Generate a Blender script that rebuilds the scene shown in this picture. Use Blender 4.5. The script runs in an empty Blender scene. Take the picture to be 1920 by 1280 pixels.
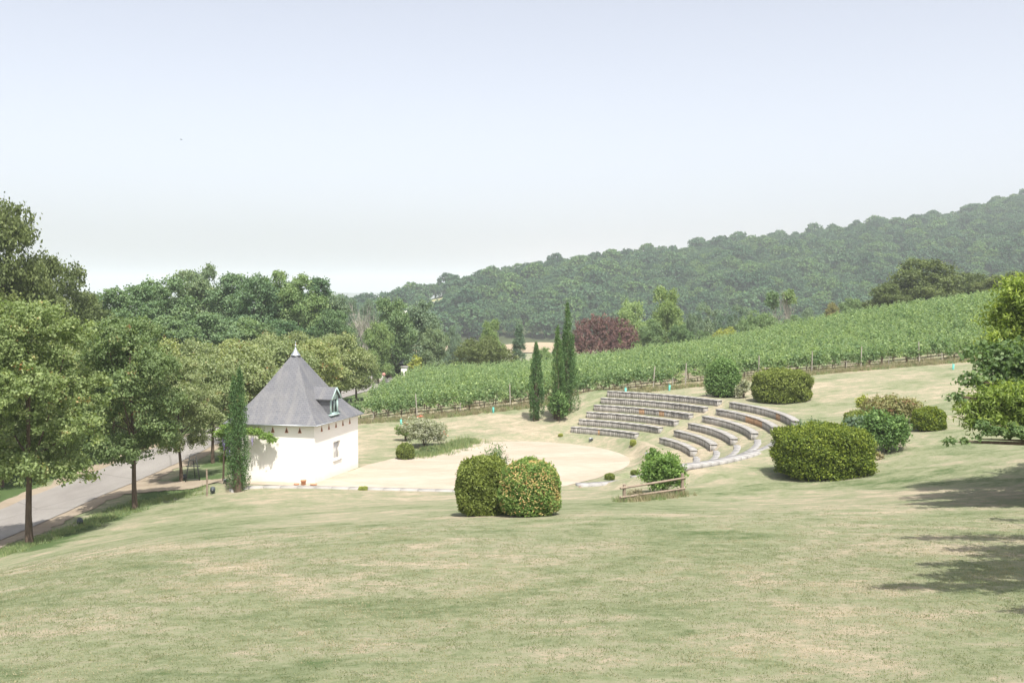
import bpy, math, random
import numpy as np
from mathutils import Vector, Matrix
from mathutils.geometry import tessellate_polygon
random.seed(7)
PI = math.pi
S = bpy.context.scene
COL = S.collection
rng0 = np.random.default_rng(11)

# ---------------------------------------------------------------- camera model
F = 1867.0; CZ = 10.6; PITCH = math.atan(92 / F)
cam_d = bpy.data.cameras.new('camera'); cam = bpy.data.objects.new('camera', cam_d); COL.objects.link(cam)
cam_d.sensor_width = 36.0; cam_d.lens = 36.0 * F / 1920
cam_d.clip_start = 0.1; cam_d.clip_end = 20000
cam.location = (0, 0, CZ); cam.rotation_euler = (PI / 2 - PITCH, 0, 0)
S.camera = cam
cp, sp = math.cos(PITCH), math.sin(PITCH)

def at(px, py, Y):
    u = (px - 960) / F; v = (640 - py) / F
    d = (u, cp + v * sp, -sp + v * cp)
    k = Y / d[1]
    return (d[0] * k, Y, CZ + d[2] * k)

def proj(x, y, z):
    z = z - CZ
    dep = y * cp - z * sp; up = y * sp + z * cp
    return 960 + F * x / dep, 640 - F * up / dep

EL, AZ = math.radians(62), math.radians(-72)
sv0 = (math.cos(EL) * math.cos(AZ), math.cos(EL) * math.sin(AZ), math.sin(EL))
# ---------------------------------------------------------------- terrain
CP = np.array([
 (0,0,6.6),(-12,0,6.0),(12,0,6.9),(0,-40,7.5),(-60,-40,0),(60,-40,10),
 (0,14,5.1),(-7,14,4.9),(8,14,5.2),(16,14,5.4),(-16,14,3.6),(0,25,3.95),(-12,25,3.3),(13,25,4.15),(0,35,2.7),(-10,35,2.15),(-15,30,2.2),(11,35,3.0),
 (9.0,46,1.7),(0,44,1.3),(-10,44,0.85),(-15,44,0.45),(-3,50.5,.25),(-9,50.8,.15),(-15.1,52.2,-.1),(3,50.2,.75),(7,50.3,1.05),
 (-20.8,43,-.3),(-19.3,51,-.5),(-19.8,59.6,-.75),(-19.8,67,-.9),(-24,40,-.6),(-24,30,-.3),(-25,10,0),(-25.5,50,-1),(-25,60,-1),(-25,72,-1),
 (-22.5,90,-1),(-20,111,-1),(-15.6,135,-1),(-30,52,-.9),(-31,70,-.8),(-40,75,-1),(-45,40,-.5),
 (19.5,72,2.8),(14.3,46,1.95),(10.5,42,1.9),(35.9,78,4.4),(19,48,2.6),(15.4,30,3.6),(24.7,55,3.2),(32,62,3.8),(30,40,4.0),(45,60,5.0),
 (1.9,77.2,.65),(-4.8,77.5,.25),(-12,77,0),(-8,68,0),(-12,62,-.05),(-12.4,80.5,0),(-4.8,82,.6),(1.7,83,1.3),(10.7,84,2.35),(16.3,84.5,2.8),(23.7,85,3.5),(38.7,86,4.6),
 (-14,100,-.5),(-13.4,125,-1.0),(2.8,130,-.4),(2,105,.9),(16.7,130,1.2),(16,105,2.6),(27,130,2.7),(37.6,130,4.9),(38,105,4.9),(51.5,130,7.3),(62,130,8.6),(58,100,7.6),(90,130,12),
 (-40,130,-2.5),(-65,140,-3.5),(-14,160,-3.5),(0,165,-5),(20,165,-4.5),(40,165,-1),(60,168,2.5),(90,170,6),(130,170,9),
 (-60,220,-10),(0,220,-11),(60,220,-8),(120,220,-4),(0,300,-14),(120,300,-12),(-120,300,-14),(-90,80,-2),(-100,0,-1),(100,60,9),(90,0,9)], float)
def _phi(d): return np.sqrt(d * d + 36.0)
_P = CP[:, :2]; _n = len(CP)
_A = np.zeros((_n + 3, _n + 3))
_A[:_n, :_n] = _phi(np.linalg.norm(_P[:, None] - _P[None], axis=2)) - np.eye(_n) * 0.15
_A[:_n, _n] = 1; _A[:_n, _n + 1:] = _P / 100; _A[_n, :_n] = 1; _A[_n + 1:, :_n] = (_P / 100).T
_W = np.linalg.solve(_A, np.concatenate([CP[:, 2], [0, 0, 0]]))
def sstep(x, a, b):
    t = np.clip((x - a) / (b - a), 0, 1); return t * t * (3 - 2 * t)
def rbf(x, y):
    out = np.full(x.shape, _W[_n]) + _W[_n + 1] * x / 100 + _W[_n + 2] * y / 100
    for i in range(_n): out += _W[i] * _phi(np.hypot(x - _P[i, 0], y - _P[i, 1]))
    return out

# sanded floor outline (plan)
HB = np.array((-10.98, 54.97)); HC = np.array((-9.35, 60.1)); HA = np.array((-15.9, 55.84)); HD = HA + HC - HB
SAND = [tuple(HA + (-.3, -.8)), (-14.2, 54.6), (-8.6, 53.6), (-2.8, 52.95), (1.0, 52.75), (2.4, 52.85), (3.0, 54.3), (4.85, 56.5)]
for a in range(-36, 96, 6):
    SAND.append((7.5 * math.cos(math.radians(a)), 63 + 7.6 * math.sin(math.radians(a))))
SAND += [(-2.6, 70.2), (-4.2, 68.6), (-6.2, 66.0), (-8.0, 62.6), (-9.2, 60.4), (-9.5, 59.0), (-11.0, 56.5), (-15, 56.5)]
SAND = np.array(SAND)
def poly_sd(x, y, P):
    dmin = np.full(x.shape, 1e9); inside = np.zeros(x.shape, bool)
    for i in range(len(P)):
        x0, y0 = P[i]; x1, y1 = P[(i + 1) % len(P)]
        ex, ey = x1 - x0, y1 - y0; L = ex * ex + ey * ey + 1e-9
        t = np.clip(((x - x0) * ex + (y - y0) * ey) / L, 0, 1)
        dmin = np.minimum(dmin, np.hypot(x - x0 - t * ex, y - y0 - t * ey))
        c = ((y0 > y) != (y1 > y)) & (x < (x1 - x0) * (y - y0) / (y1 - y0 + 1e-12) + x0)
        inside ^= c
    return np.where(inside, -dmin, dmin)
ACX, ACY, R1, DR, DZ, Z1 = 0.0, 63.0, 11.3, 1.2, 0.43, 0.2
def terrain(x, y):
    x = np.asarray(x, float); y = np.asarray(y, float)
    shp = np.broadcast(x, y).shape
    x = np.broadcast_to(x, shp).ravel(); y = np.broadcast_to(y, shp).ravel()
    z = rbf(np.clip(x, -140, 170), np.clip(y, -60, 320))
    z += 0.05 * np.sin(x * .45 + 1.3 * np.sin(y * .21)) * np.sin(y * .37 + .6)
    far = sstep(np.hypot(x, y), 220, 380)
    z = z * (1 - far) - 14 * far
    m = (np.abs(x) < 34) & (y > 40) & (y < 92)
    if m.any():
        xm, ym, zm = x[m], y[m], z[m]
        r = np.hypot(xm - ACX, ym - ACY); th = np.degrees(np.arctan2(ym - ACY, xm - ACX))
        sl = Z1 + (r - R1) * DZ / DR
        sl = np.where(r < R1, Z1 * sstep(r, 9.0, R1), sl)
        # terraces between the rows of seats
        k = np.floor((r - R1) / DR); fr = (r - R1) / DR - k
        ter = Z1 + DZ * (k + sstep(fr, .12, .5)) - .03
        inter = ((th > -9.5) & (th < 25.5)) | ((th > 33) & (th < 66))
        wt = sstep(th, -9.5, -7) * (1 - sstep(th, 25, 26.2)) + sstep(th, 32.5, 34.5) * (1 - sstep(th, 63, 66.5))
        ok = (r > R1) & (r < R1 + 6 * DR)
        sl = np.where(ok, sl * (1 - wt) + ter * wt, sl)
        sl = np.minimum(sl, Z1 + DZ * 6); sl = np.where(th < -14, np.minimum(sl, np.interp(th, [-90, -69, -59, -39, -30], [.70, .70, 1.88, 1.99, 2.7])), sl)
        wth = sstep(th, -84, -72) * (1 - sstep(th, 66, 84))
        wr = sstep(r, 8.5, 10.5) * (1 - sstep(r, R1 + 5.7 * DR, R1 + 5.7 * DR + 3.5))
        near = th < -14
        r0_ = np.interp(th, [-85, -69, -58, -34, -14], [12.5, 13.2, 17.2, 17.7, 18.2]); wr = np.where(near, sstep(r, 8.5, 10.5) * (1 - sstep(r, r0_, r0_ + 4.2)), wr)
        w = wth * wr
        zm = zm * (1 - w) + sl * w
        sd = poly_sd(xm, ym, SAND)
        f = 1 - sstep(sd, .0, 2.2)
        f = np.where((r > 9) & (th > -82) & (th < 80) & (r < 30) & (xm > 2.5), f * (1 - sstep(r, 9, 10.8)), f)
        zm = zm * (1 - f) + (-.02) * f
        z = z.copy(); z[m] = zm
    return z.reshape(shp)
def tz(x, y): return float(terrain(np.array([x]), np.array([y]))[0])
def gp(px, py, Y0=9, Y1=260):
    Ys = np.arange(Y0, Y1, .1)
    P = np.array([at(px, py, float(q)) for q in Ys])
    below = np.nonzero(P[:, 2] <= terrain(P[:, 0], P[:, 1]))[0]
    if len(below) == 0: return None
    p = P[below[0]]; return (p[0], p[1], tz(p[0], p[1]))
def gx(px, Y):
    x = (px - 960) / F * Y; return (x, Y, tz(x, Y))

# ---------------------------------------------------------------- material helpers
def new_mat(name):
    m = bpy.data.materials.new(name); m.use_nodes = True
    nt = m.node_tree; nt.nodes.clear(); return m, nt
class NT:
    def __init__(s, nt): s.nt = nt
    def n(s, t, **kw):
        nd = s.nt.nodes.new(t)
        for k, v in kw.items(): setattr(nd, k, v)
        return nd
    def set(s, nd, **kw):
        for k, v in kw.items(): nd.inputs[k.replace('_', ' ')].default_value = v
        return nd
    def l(s, a, b): s.nt.links.new(a, b)
    def noise(s, vec, scale, detail=4, rough=.55, dist=0):
        nd = s.n('ShaderNodeTexNoise'); nd.inputs['Scale'].default_value = scale
        nd.inputs['Detail'].default_value = detail; nd.inputs['Roughness'].default_value = rough; nd.inputs['Distortion'].default_value = dist
        if vec is not None: s.l(vec, nd.inputs['Vector'])
        return nd.outputs['Fac']
    def ramp(s, fac, stops):
        nd = s.n('ShaderNodeValToRGB'); el = nd.color_ramp.elements
        while len(el) < len(stops): el.new(.5)
        for e, (p, c) in zip(el, stops):
            e.position = p; e.color = (c if isinstance(c, tuple) else (c, c, c)) + (1,)
        s.l(fac, nd.inputs['Fac']); return nd.outputs['Color']
    def mix(s, fac, a, b, mode='MIX'):
        nd = s.n('ShaderNodeMix', data_type='RGBA', blend_type=mode)
        for sock, v in ((nd.inputs[0], fac), (nd.inputs[6], a), (nd.inputs[7], b)):
            if isinstance(v, (int, float)): sock.default_value = v
            elif isinstance(v, tuple): sock.default_value = v + (1,)
            else: s.l(v, sock)
        return nd.outputs[2]
    def math(s, op, a, b=0.0):
        nd = s.n('ShaderNodeMath', operation=op)
        for sock, v in ((nd.inputs[0], a), (nd.inputs[1], b)):
            if isinstance(v, (int, float)): sock.default_value = v
            else: s.l(v, sock)
        return nd.outputs[0]
    def mapping(s, vec, scale=(1, 1, 1), rot=(0, 0, 0)):
        nd = s.n('ShaderNodeMapping'); nd.inputs['Scale'].default_value = scale; nd.inputs['Rotation'].default_value = rot
        s.l(vec, nd.inputs['Vector']); return nd.outputs[0]
    def coord(s): return s.n('ShaderNodeTexCoord').outputs['Object']
    def pos(s): return s.n('ShaderNodeNewGeometry').outputs['Position']
    def attr(s, name): return s.n('ShaderNodeAttribute', attribute_name=name).outputs['Fac']
    def bump(s, h, st, dist=.02):
        nd = s.n('ShaderNodeBump'); nd.inputs['Strength'].default_value = st; nd.inputs['Distance'].default_value = dist
        s.l(h, nd.inputs['Height']); return nd.outputs['Normal']
    def out(s, sh): s.l(sh, s.n('ShaderNodeOutputMaterial').inputs['Surface'])
    def princ(s, col, rough=.8, spec=.3, metal=0, normal=None):
        nd = s.n('ShaderNodeBsdfPrincipled')
        if isinstance(col, tuple): nd.inputs['Base Color'].default_value = col + (1,)
        else: s.l(col, nd.inputs['Base Color'])
        if isinstance(rough, (int, float)): nd.inputs['Roughness'].default_value = rough
        else: s.l(rough, nd.inputs['Roughness'])
        nd.inputs['Specular IOR Level'].default_value = spec; nd.inputs['Metallic'].default_value = metal
        if normal is not None: s.l(normal, nd.inputs['Normal'])
        return nd.outputs[0]
def c3(c, k): return tuple(min(1, v * k) for v in c)

def mat_leaf(name, a, b, c=None, trans=.3, vary=.25, spec=.25, g=1.85):
    """a = main, b = second tone (mixed by the leaf attribute), c = rare accent"""
    m, nt = new_mat(name); N = NT(nt)
    a = c3(a, g); b = c3(b, g); trans = min(.5, trans + .12)
    t = N.attr('tone')
    col = N.ramp(t, [(0, c3(a, .8)), (.45, a), (.88, b), (1, c if c else c3(b, 1.15))])
    rnd = N.n('ShaderNodeObjectInfo').outputs['Random']
    col = N.mix(1.0, col, N.ramp(rnd, [(0, (1 - vary * .7, 1 - vary * .5, 1 - vary * .6)), (.5, (1, 1, 1)), (1, (1 + vary * .5, 1 + vary * .35, 1 - vary * .3))]), 'MULTIPLY')
    p = N.princ(col, .55, spec)
    tr = N.n('ShaderNodeBsdfTranslucent'); N.l(N.mix(1.0, col, (1.15, 1.2, .6), 'MULTIPLY'), tr.inputs['Color'])
    mx = N.n('ShaderNodeMixShader'); mx.inputs[0].default_value = trans
    N.l(p, mx.inputs[1]); N.l(tr.outputs[0], mx.inputs[2]); N.out(mx.outputs[0]); return m
def mat_simple(name, col, rough=.8, spec=.3, metal=0, var=.15, scale=6, bump=0, stretch=(1, 1, 1)):
    m, nt = new_mat(name); N = NT(nt)
    v = N.mapping(N.coord(), stretch)
    f = N.noise(v, scale, 5)
    c = N.ramp(f, [(.25, c3(col, 1 - var)), (.75, c3(col, 1 + var))])
    nrm = N.bump(f, bump) if bump else None
    N.out(N.princ(c, rough, spec, metal, nrm)); return m

# ---------------------------------------------------------------- mesh helpers
class MB:
    def __init__(s): s.v = []; s.f4 = []; s.f3 = []; s.t4 = []; s.t3 = []; s.n = 0; s.m4 = []; s.m3 = []
    def add(s, V, faces, tone=.5, mi=0):
        V = np.asarray(V, float).reshape(-1, 3); faces = np.asarray(faces, int)
        if faces.shape[1] == 4:
            s.f4.append(faces + s.n); s.t4.append(np.broadcast_to(tone, (len(faces),))); s.m4.append(np.full(len(faces), mi))
        else:
            s.f3.append(faces + s.n); s.t3.append(np.broadcast_to(tone, (len(faces),))); s.m3.append(np.full(len(faces), mi))
        s.v.append(V); s.n += len(V)
    def quads(s, Q, tone=.5, mi=0):
        Q = np.asarray(Q, float); k = len(Q)
        s.add(Q.reshape(-1, 3), np.arange(4 * k).reshape(k, 4), tone, mi)
    def box(s, lo, hi, tone=.5, mi=0, M=None):
        x0, y0, z0 = lo; x1, y1, z1 = hi
        V = np.array([(x0,y0,z0),(x1,y0,z0),(x1,y1,z0),(x0,y1,z0),(x0,y0,z1),(x1,y0,z1),(x1,y1,z1),(x0,y1,z1)], float)
        if M is not None: V = np.array([tuple(M @ Vector(v)) for v in V])
        s.add(V, [(0,3,2,1),(4,5,6,7),(0,1,5,4),(1,2,6,5),(2,3,7,6),(3,0,4,7)], tone, mi)
    def beam(s, p, q, w, h, tone=.5, mi=0):
        p, q = Vector(p), Vector(q); d = q - p; L = d.length
        M = Matrix.Translation(p) @ d.to_track_quat('X', 'Z').to_matrix().to_4x4()
        s.box((0, -w / 2, -h / 2), (L, w / 2, h / 2), tone, mi, M)
    def tube(s, pts, rad, seg=7, tone=.5, mi=0, cap=True):
        pts = [Vector(p) for p in pts]; V = []; n = len(pts)
        for i, p in enumerate(pts):
            d = (pts[min(i + 1, n - 1)] - pts[max(i - 1, 0)]).normalized()
            a = d.orthogonal().normalized() if abs(d.z) < .9 else Vector((1, 0, 0)) - d * d.x
            a.normalize(); b = d.cross(a)
            for k in range(seg):
                t = 2 * PI * k / seg; V.append(p + (a * math.cos(t) + b * math.sin(t)) * rad[i])
        Fq = [(i * seg + k, i * seg + (k + 1) % seg, (i + 1) * seg + (k + 1) % seg, (i + 1) * seg + k) for i in range(n - 1) for k in range(seg)]
        s.add(np.array([tuple(v) for v in V]), Fq, tone, mi)
        if cap:
            for i, p in ((0, pts[0]), (n - 1, pts[-1])):
                base = s.n; R = [tuple(V[i * seg + k]) for k in range(seg)] + [tuple(p)]
                s.add(R, [(k, (k + 1) % seg, seg) for k in range(seg)], tone, mi)
    def lathe(s, prof, c=(0, 0, 0), seg=16, tone=.5, mi=0):
        V = [(c[0] + r * math.cos(2 * PI * k / seg), c[1] + r * math.sin(2 * PI * k / seg), c[2] + z) for r, z in prof for k in range(seg)]
        Fq = [(i * seg + k, i * seg + (k + 1) % seg, (i + 1) * seg + (k + 1) % seg, (i + 1) * seg + k) for i in range(len(prof) - 1) for k in range(seg)]
        s.add(V, Fq, tone, mi)
    def mesh(s, name, mats, smooth=False):
        me = bpy.data.meshes.new(name)
        V = np.concatenate(s.v); f4 = np.concatenate(s.f4) if s.f4 else np.zeros((0, 4), int); f3 = np.concatenate(s.f3) if s.f3 else np.zeros((0, 3), int)
        me.vertices.add(len(V)); me.vertices.foreach_set('co', V.astype(np.float32).ravel())
        nl = f4.size + f3.size; me.loops.add(nl); me.loops.foreach_set('vertex_index', np.concatenate([f4.ravel(), f3.ravel()]).astype(np.int32))
        nf = len(f4) + len(f3); me.polygons.add(nf)
        me.polygons.foreach_set('loop_start', np.concatenate([np.arange(len(f4)) * 4, f4.size + np.arange(len(f3)) * 3]).astype(np.int32))
        for m in (mats if isinstance(mats, (list, tuple)) else [mats]): me.materials.append(m)
        mi = np.concatenate(s.m4 + s.m3).astype(np.int32); me.polygons.foreach_set('material_index', mi)
        if smooth: me.polygons.foreach_set('use_smooth', np.ones(nf, bool))
        me.update(calc_edges=True)
        a = me.attributes.new('tone', 'FLOAT', 'FACE'); a.data.foreach_set('value', np.concatenate(s.t4 + s.t3).astype(np.float32))
        me.validate(); return me
def obj(name, data, parent=None, loc=None):
    o = bpy.data.objects.new(name, data); COL.objects.link(o)
    if parent: o.parent = parent
    if loc is not None: o.location = loc
    return o
def tag(o, label, cat, group=None, kind=None):
    if label: o['label'] = label
    if cat: o['category'] = cat
    if group: o['group'] = group
    if kind: o['kind'] = kind
    return o
def thing(name, label, cat, loc=(0, 0, 0), rz=0, group=None, scale=None):
    o = bpy.data.objects.new(name, None); COL.objects.link(o); o.location = loc; o.rotation_euler = (0, 0, rz)
    o.empty_display_size = .3
    if scale is not None: o.scale = scale
    return tag(o, label, cat, group)
def structure(name, data, loc=None):
    o = obj(name, data, None, loc); o['kind'] = 'structure'; return o

# ---------------------------------------------------------------- foliage builders
def unit(a): return a / (np.linalg.norm(a, axis=-1, keepdims=True) + 1e-9)
def leaves(P, size, rng, aspect=.55, up=None, upw=.6, axis=None, axw=0.0, jit=.3):
    """rhombic leaves at P"""
    n = len(P)
    ax = unit(rng.normal(size=(n, 3)) + (0 if axis is None else axis * axw))
    nr = unit(rng.normal(size=(n, 3)) + (0 if up is None else up * upw))
    sd = unit(np.cross(nr, ax)); s = size * (1 + jit * rng.uniform(-1, 1, (n, 1)))
    a = ax * s * .5; b = sd * s * .5 * aspect
    nn = np.cross(ax, sd) * s * .08
    return np.stack([P - a, P + b - a * .1 + nn, P + a, P - b - a * .1 + nn], 1)
def sph(n, rng): return unit(rng.normal(size=(n, 3)))

def crown(mb, lobes, n_leaf, size, rng, clump=.5, per=22, aspect=.6, shell=(.72, 1.04), tone_sd=.17, below=-.55, droop=0, accent=0.0, nw=1.8):
    """lobes: (x, y, z, rx, ry, rz). Clumps of leaves sit on each lobe's outer shell, some inside"""
    L = np.array(lobes, float); area = (L[:, 3] * L[:, 4] + L[:, 3] * L[:, 5] + L[:, 4] * L[:, 5])
    nc = max(1, n_leaf // per)
    li = rng.choice(len(L), nc, p=area / area.sum()); d = sph(nc, rng)
    lowm = d[:, 2] < below; d[lowm, 2] *= -.4; d = unit(d)
    rr = rng.uniform(shell[0], shell[1], (nc, 1)); ins = rng.random(nc) < .22; rr[ins] *= rng.uniform(.3, .8, (ins.sum(), 1))
    C = L[li, :3] + d * L[li, 3:6] * rr
    # clumps buried deep in another lobe are dropped
    keep = np.ones(nc, bool)
    for k in range(len(L)):
        q = np.linalg.norm((C - L[k, :3]) / L[k, 3:6], axis=1); keep &= ~((q < .45) & (li != k) & (rng.random(nc) < .8))
    C, d = C[keep], d[keep]; nc = len(C)
    ct = np.clip(rng.normal(.45, tone_sd, nc), 0, .93)
    cs = clump * rng.uniform(.6, 1.35, nc)
    k = rng.poisson(per, nc) + 2; idx = np.repeat(np.arange(nc), k); n = len(idx)
    off = rng.normal(size=(n, 3)) * cs[idx, None] * np.array([.5, .5, .34])
    P = C[idx] + off; P[:, 2] -= droop * np.abs(rng.normal(size=n)) * clump
    tone = np.clip(ct[idx] + rng.normal(0, .12, n), 0, .95)
    if accent: 
        ac = rng.random(nc) < accent; tone[ac[idx] & (rng.random(n) < .6)] = 1.0
    up = unit(d[idx] + np.array([0, 0, .9]))
    mb.quads(leaves(P, size, rng, aspect, up, nw, axis=np.array([0, 0, -droop]), axw=1.0 if droop else 0), tone)
    return C

def limb_tree(mb, H, r0, lobes, rng, z_fork=.35, lean=.3, n_limb=7, seg=8):
    top = Vector((rng.normal() * lean * .4, rng.normal() * lean * .4, H * .8))
    pts = []; rad = []
    for i in range(7):
        t = i / 6; w = (rng.normal() * .06 * lean, rng.normal() * .06 * lean)
        pts.append((top.x * t + w[0] * (t > 0), top.y * t + w[1] * (t > 0), -0.15 + (H * .8 + .15) * t)); rad.append(r0 * (1.25 if i == 0 else 1) * (1 - .85 * t) + .012)
    mb.tube(pts, rad, seg, .5)
    L = sorted(lobes, key=lambda q: q[2])
    for j in range(min(n_limb, len(L))):
        q = L[int(j * len(L) / max(1, n_limb))] if len(L) > n_limb else L[j]
        end = Vector(q[:3]); zf = min(max(H * z_fork * rng.uniform(.85, 1.25), .3), max(q[2] - .25 * H * .3, H * z_fork * .9))
        t = zf / (H * .8); st = Vector((top.x * t, top.y * t, zf)); mid = st.lerp(end, .5) + Vector((0, 0, -.08 * (end - st).length + .05))
        rb = r0 * (1 - .85 * t) * .55
        mb.tube([st, mid, st.lerp(end, .92)], [rb, rb * .6, rb * .2 + .01], 6, .5, cap=False)

def lobe_set(R, z0, z1, n, rng, shape='round', lr=(.38, .55)):
    """n lobes inside a crown of radius R between z0 and z1"""
    out = []; zc = (z0 + z1) / 2; hz = (z1 - z0) / 2
    for i in range(n):
        t = (i + .5) / n; u = 2 * t - 1 + rng.normal() * .08; u = max(-.9, min(.92, u))
        prof = math.sqrt(max(.05, 1 - u * u)) if shape == 'round' else (max(.18, (1 - (u + 1) / 2) ** .75) if shape == 'cone' else min(1, math.sqrt(max(.05, 1 - max(u, 0) ** 2)) * (1 - .35 * max(0, -u))))
        a = i * 2.399 + rng.normal() * .4; r = R * rng.uniform(lr[0], lr[1]) * (.75 + .25 * prof)
        rad = max(0, R * prof - r * .75) * rng.uniform(.75, 1.12)
        out.append((math.cos(a) * rad, math.sin(a) * rad, zc + u * (hz - r * .55), r, r, r * rng.uniform(.75, .95)))
    out.append((0, 0, zc, R * .6, R * .6, hz * .7)); return out

# ---------------------------------------------------------------- materials
M_oak = mat_leaf('oak_leaves', (.112, .150, .064), (.205, .240, .118), (.42, .20, .10))
M_oak2 = mat_leaf('avenue_leaves', (.148, .178, .085), (.235, .255, .140), (.40, .24, .13))
M_dark = mat_leaf('dark_oak_leaves', (.068, .088, .032), (.115, .138, .055), None, .25)
M_wood = mat_leaf('wood_leaves', (.092, .142, .072), (.142, .188, .102), None, .25, .5)
M_mid = mat_leaf('meadow_tree_leaves', (.100, .148, .070), (.160, .205, .102), None, .28, .4)
M_pale = mat_leaf('pale_tree_leaves', (.145, .200, .085), (.20, .25, .11), None, .3, .3)
M_grey = mat_leaf('grey_green_leaves', (.095, .135, .085), (.145, .18, .115), None, .25, .3)
M_conif = mat_leaf('conifer_needles', (.065, .105, .065), (.11, .15, .09), None, .1, .2)
M_beech = mat_leaf('copper_beech_leaves', (.085, .050, .048), (.175, .098, .090), (.10, .13, .05), .2, .1)
M_hill = mat_leaf('hill_forest_leaves', (.040, .085, .042), (.088, .135, .068), None, .15, .8)
M_cyp = mat_leaf('cypress_sprays', (.052, .098, .034), (.105, .165, .062), (.30, .20, .08), .18, .2)
M_vine = mat_leaf('vine_leaves', (.112, .168, .080), (.235, .290, .155), None, .35, .2)
M_box = mat_leaf('clipped_box_leaves', (.075, .098, .022), (.165, .195, .048), (.22, .26, .07), .2, .15)
M_box2 = mat_leaf('clipped_yew_leaves', (.060, .088, .014), (.150, .180, .022), (.24, .27, .06), .15, .15)
M_lant = mat_leaf('flowering_bush_leaves', (.075, .125, .030), (.165, .225, .065), None, .25, .1)
M_shrub = mat_leaf('shrub_leaves', (.105, .165, .045), (.21, .29, .085), None, .35, .2)
M_shrubd = mat_leaf('dark_shrub_leaves', (.065, .115, .035), (.135, .20, .07), None, .25, .2)
M_brown = mat_leaf('brownish_shrub_leaves', (.145, .135, .060), (.20, .22, .09), (.26, .14, .08), .25, .1)
M_white = mat_leaf('white_flowering_shrub_leaves', (.34, .36, .25), (.54, .53, .45), (.80, .77, .68), .3, .1, .2, 1.1)
M_maple = mat_leaf('maple_leaves', (.080, .125, .048), (.155, .205, .095), None, .3, .1)
M_bright = mat_leaf('bright_long_leaves', (.120, .165, .040), (.235, .280, .075), None, .35, .1)
M_yel = mat_leaf('yellow_green_leaves', (.18, .20, .05), (.28, .30, .09), None, .3, .1)
M_bark = mat_simple('bark', (.115, .085, .062), .9, .1, 0, .4, 9, .6, (1, 1, .25))
M_barkl = mat_simple('pale_bark', (.38, .35, .30), .9, .1, 0, .25, 7, .4, (1, 1, .3))
M_core = mat_simple('twigs', (.030, .034, .014), .95, .05, 0, .4, 12)

def petals(name, a, b):
    m, nt = new_mat(name); N = NT(nt); N.out(N.princ(N.ramp(N.attr('tone'), [(.2, a), (.8, b)]), .6, .2)); return m
M_orange = petals('orange_petals', (.52, .30, .12), (.56, .48, .19))
M_pink = petals('pink_petals', (.70, .12, .22), (.85, .35, .42))
M_red = petals('red_petals', (.55, .08, .05), (.75, .25, .16))
M_lilac = petals('lilac_petals', (.34, .28, .55), (.52, .46, .72))
M_whitep = petals('white_petals', (.75, .72, .62), (.9, .88, .82))

def mat_ground():
    m, nt = new_mat('dry_lawn'); N = NT(nt)
    P = N.pos(); dry = N.attr('dry'); lush = N.attr('lush'); soil = N.attr('soil')  # lush also carries painted shade on the near right lawn
    v = N.mapping(P, (.85, 1.3, 1), (0, 0, math.radians(-9)))
    big = N.noise(v, .16, 4, .6, .4); md = N.noise(v, .85, 7, .7, .5); sm = N.noise(v, 4.2, 6, .75, .2)
    fine = N.noise(P, 21, 5, .8); micro = N.noise(P, 75, 3, .8)
    s = N.math('ADD', N.math('MULTIPLY', big, .95), N.math('MULTIPLY', md, 1.15))
    s = N.math('ADD', s, N.math('MULTIPLY', sm, .68)); s = N.math('ADD', s, N.math('MULTIPLY', fine, .34))
    s = N.math('ADD', N.math('SUBTRACT', s, 1.085), N.math('MULTIPLY', dry, .26)); s = N.math('SUBTRACT', s, N.math('MULTIPLY', lush, .42))
    col = N.ramp(s, [(.12, (.075, .115, .042)), (.30, (.155, .182, .096)), (.43, (.212, .230, .132)), (.56, (.258, .252, .165)), (.68, (.335, .290, .205)), (.90, (.43, .365, .27))])
    col = N.mix(1.0, col, N.ramp(micro, [(.25, .80), (.5, 1.0), (.75, 1.15)]), 'MULTIPLY')
    bits = N.noise(N.mapping(P, (1, 2.2, 1), (0, 0, .5)), 46, 2, .5)
    col = N.mix(N.math('MULTIPLY', N.ramp(bits, [(.73, 0.0), (.78, 1.0)]), .45), col, (.62, .52, .36))
    so = N.ramp(N.noise(P, 1.5, 5, .7), [(.3, (.36, .27, .17)), (.7, (.50, .40, .27))])
    col = N.mix(N.math('MULTIPLY', soil, N.ramp(md, [(.3, .75), (.6, 1.0)])), col, so)
    N.out(N.princ(col, .95, .08, 0, N.bump(N.math('ADD', fine, N.math('MULTIPLY', micro, .6)), .55, .05))); return m
def mat_sand(name, a, b, c):
    m, nt = new_mat(name); N = NT(nt); P = N.pos()
    v = N.mapping(P, (.5, 1.4, 1), (0, 0, -.15))
    f = N.math('ADD', N.math('MULTIPLY', N.noise(v, .35, 5, .65, .5), .62), N.math('MULTIPLY', N.noise(v, 2.6, 6, .7), .38))
    col = N.ramp(f, [(.30, c3(a, .68)), (.5, c3(b, .64)), (.68, c3(c, .64))])
    g = N.noise(P, 60, 3, .8); col = N.mix(1.0, col, N.ramp(g, [(.3, .86), (.7, 1.1)]), 'MULTIPLY')
    N.out(N.princ(col, .95, .1, 0, N.bump(g, .3, .02))); return m
M_ground = mat_ground()
M_sand = mat_sand('raked_sand', (.47, .39, .29), (.60, .52, .41), (.70, .63, .52))
M_verge = mat_sand('sandy_verge', (.34, .27, .20), (.46, .385, .29), (.54, .46, .36))
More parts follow.
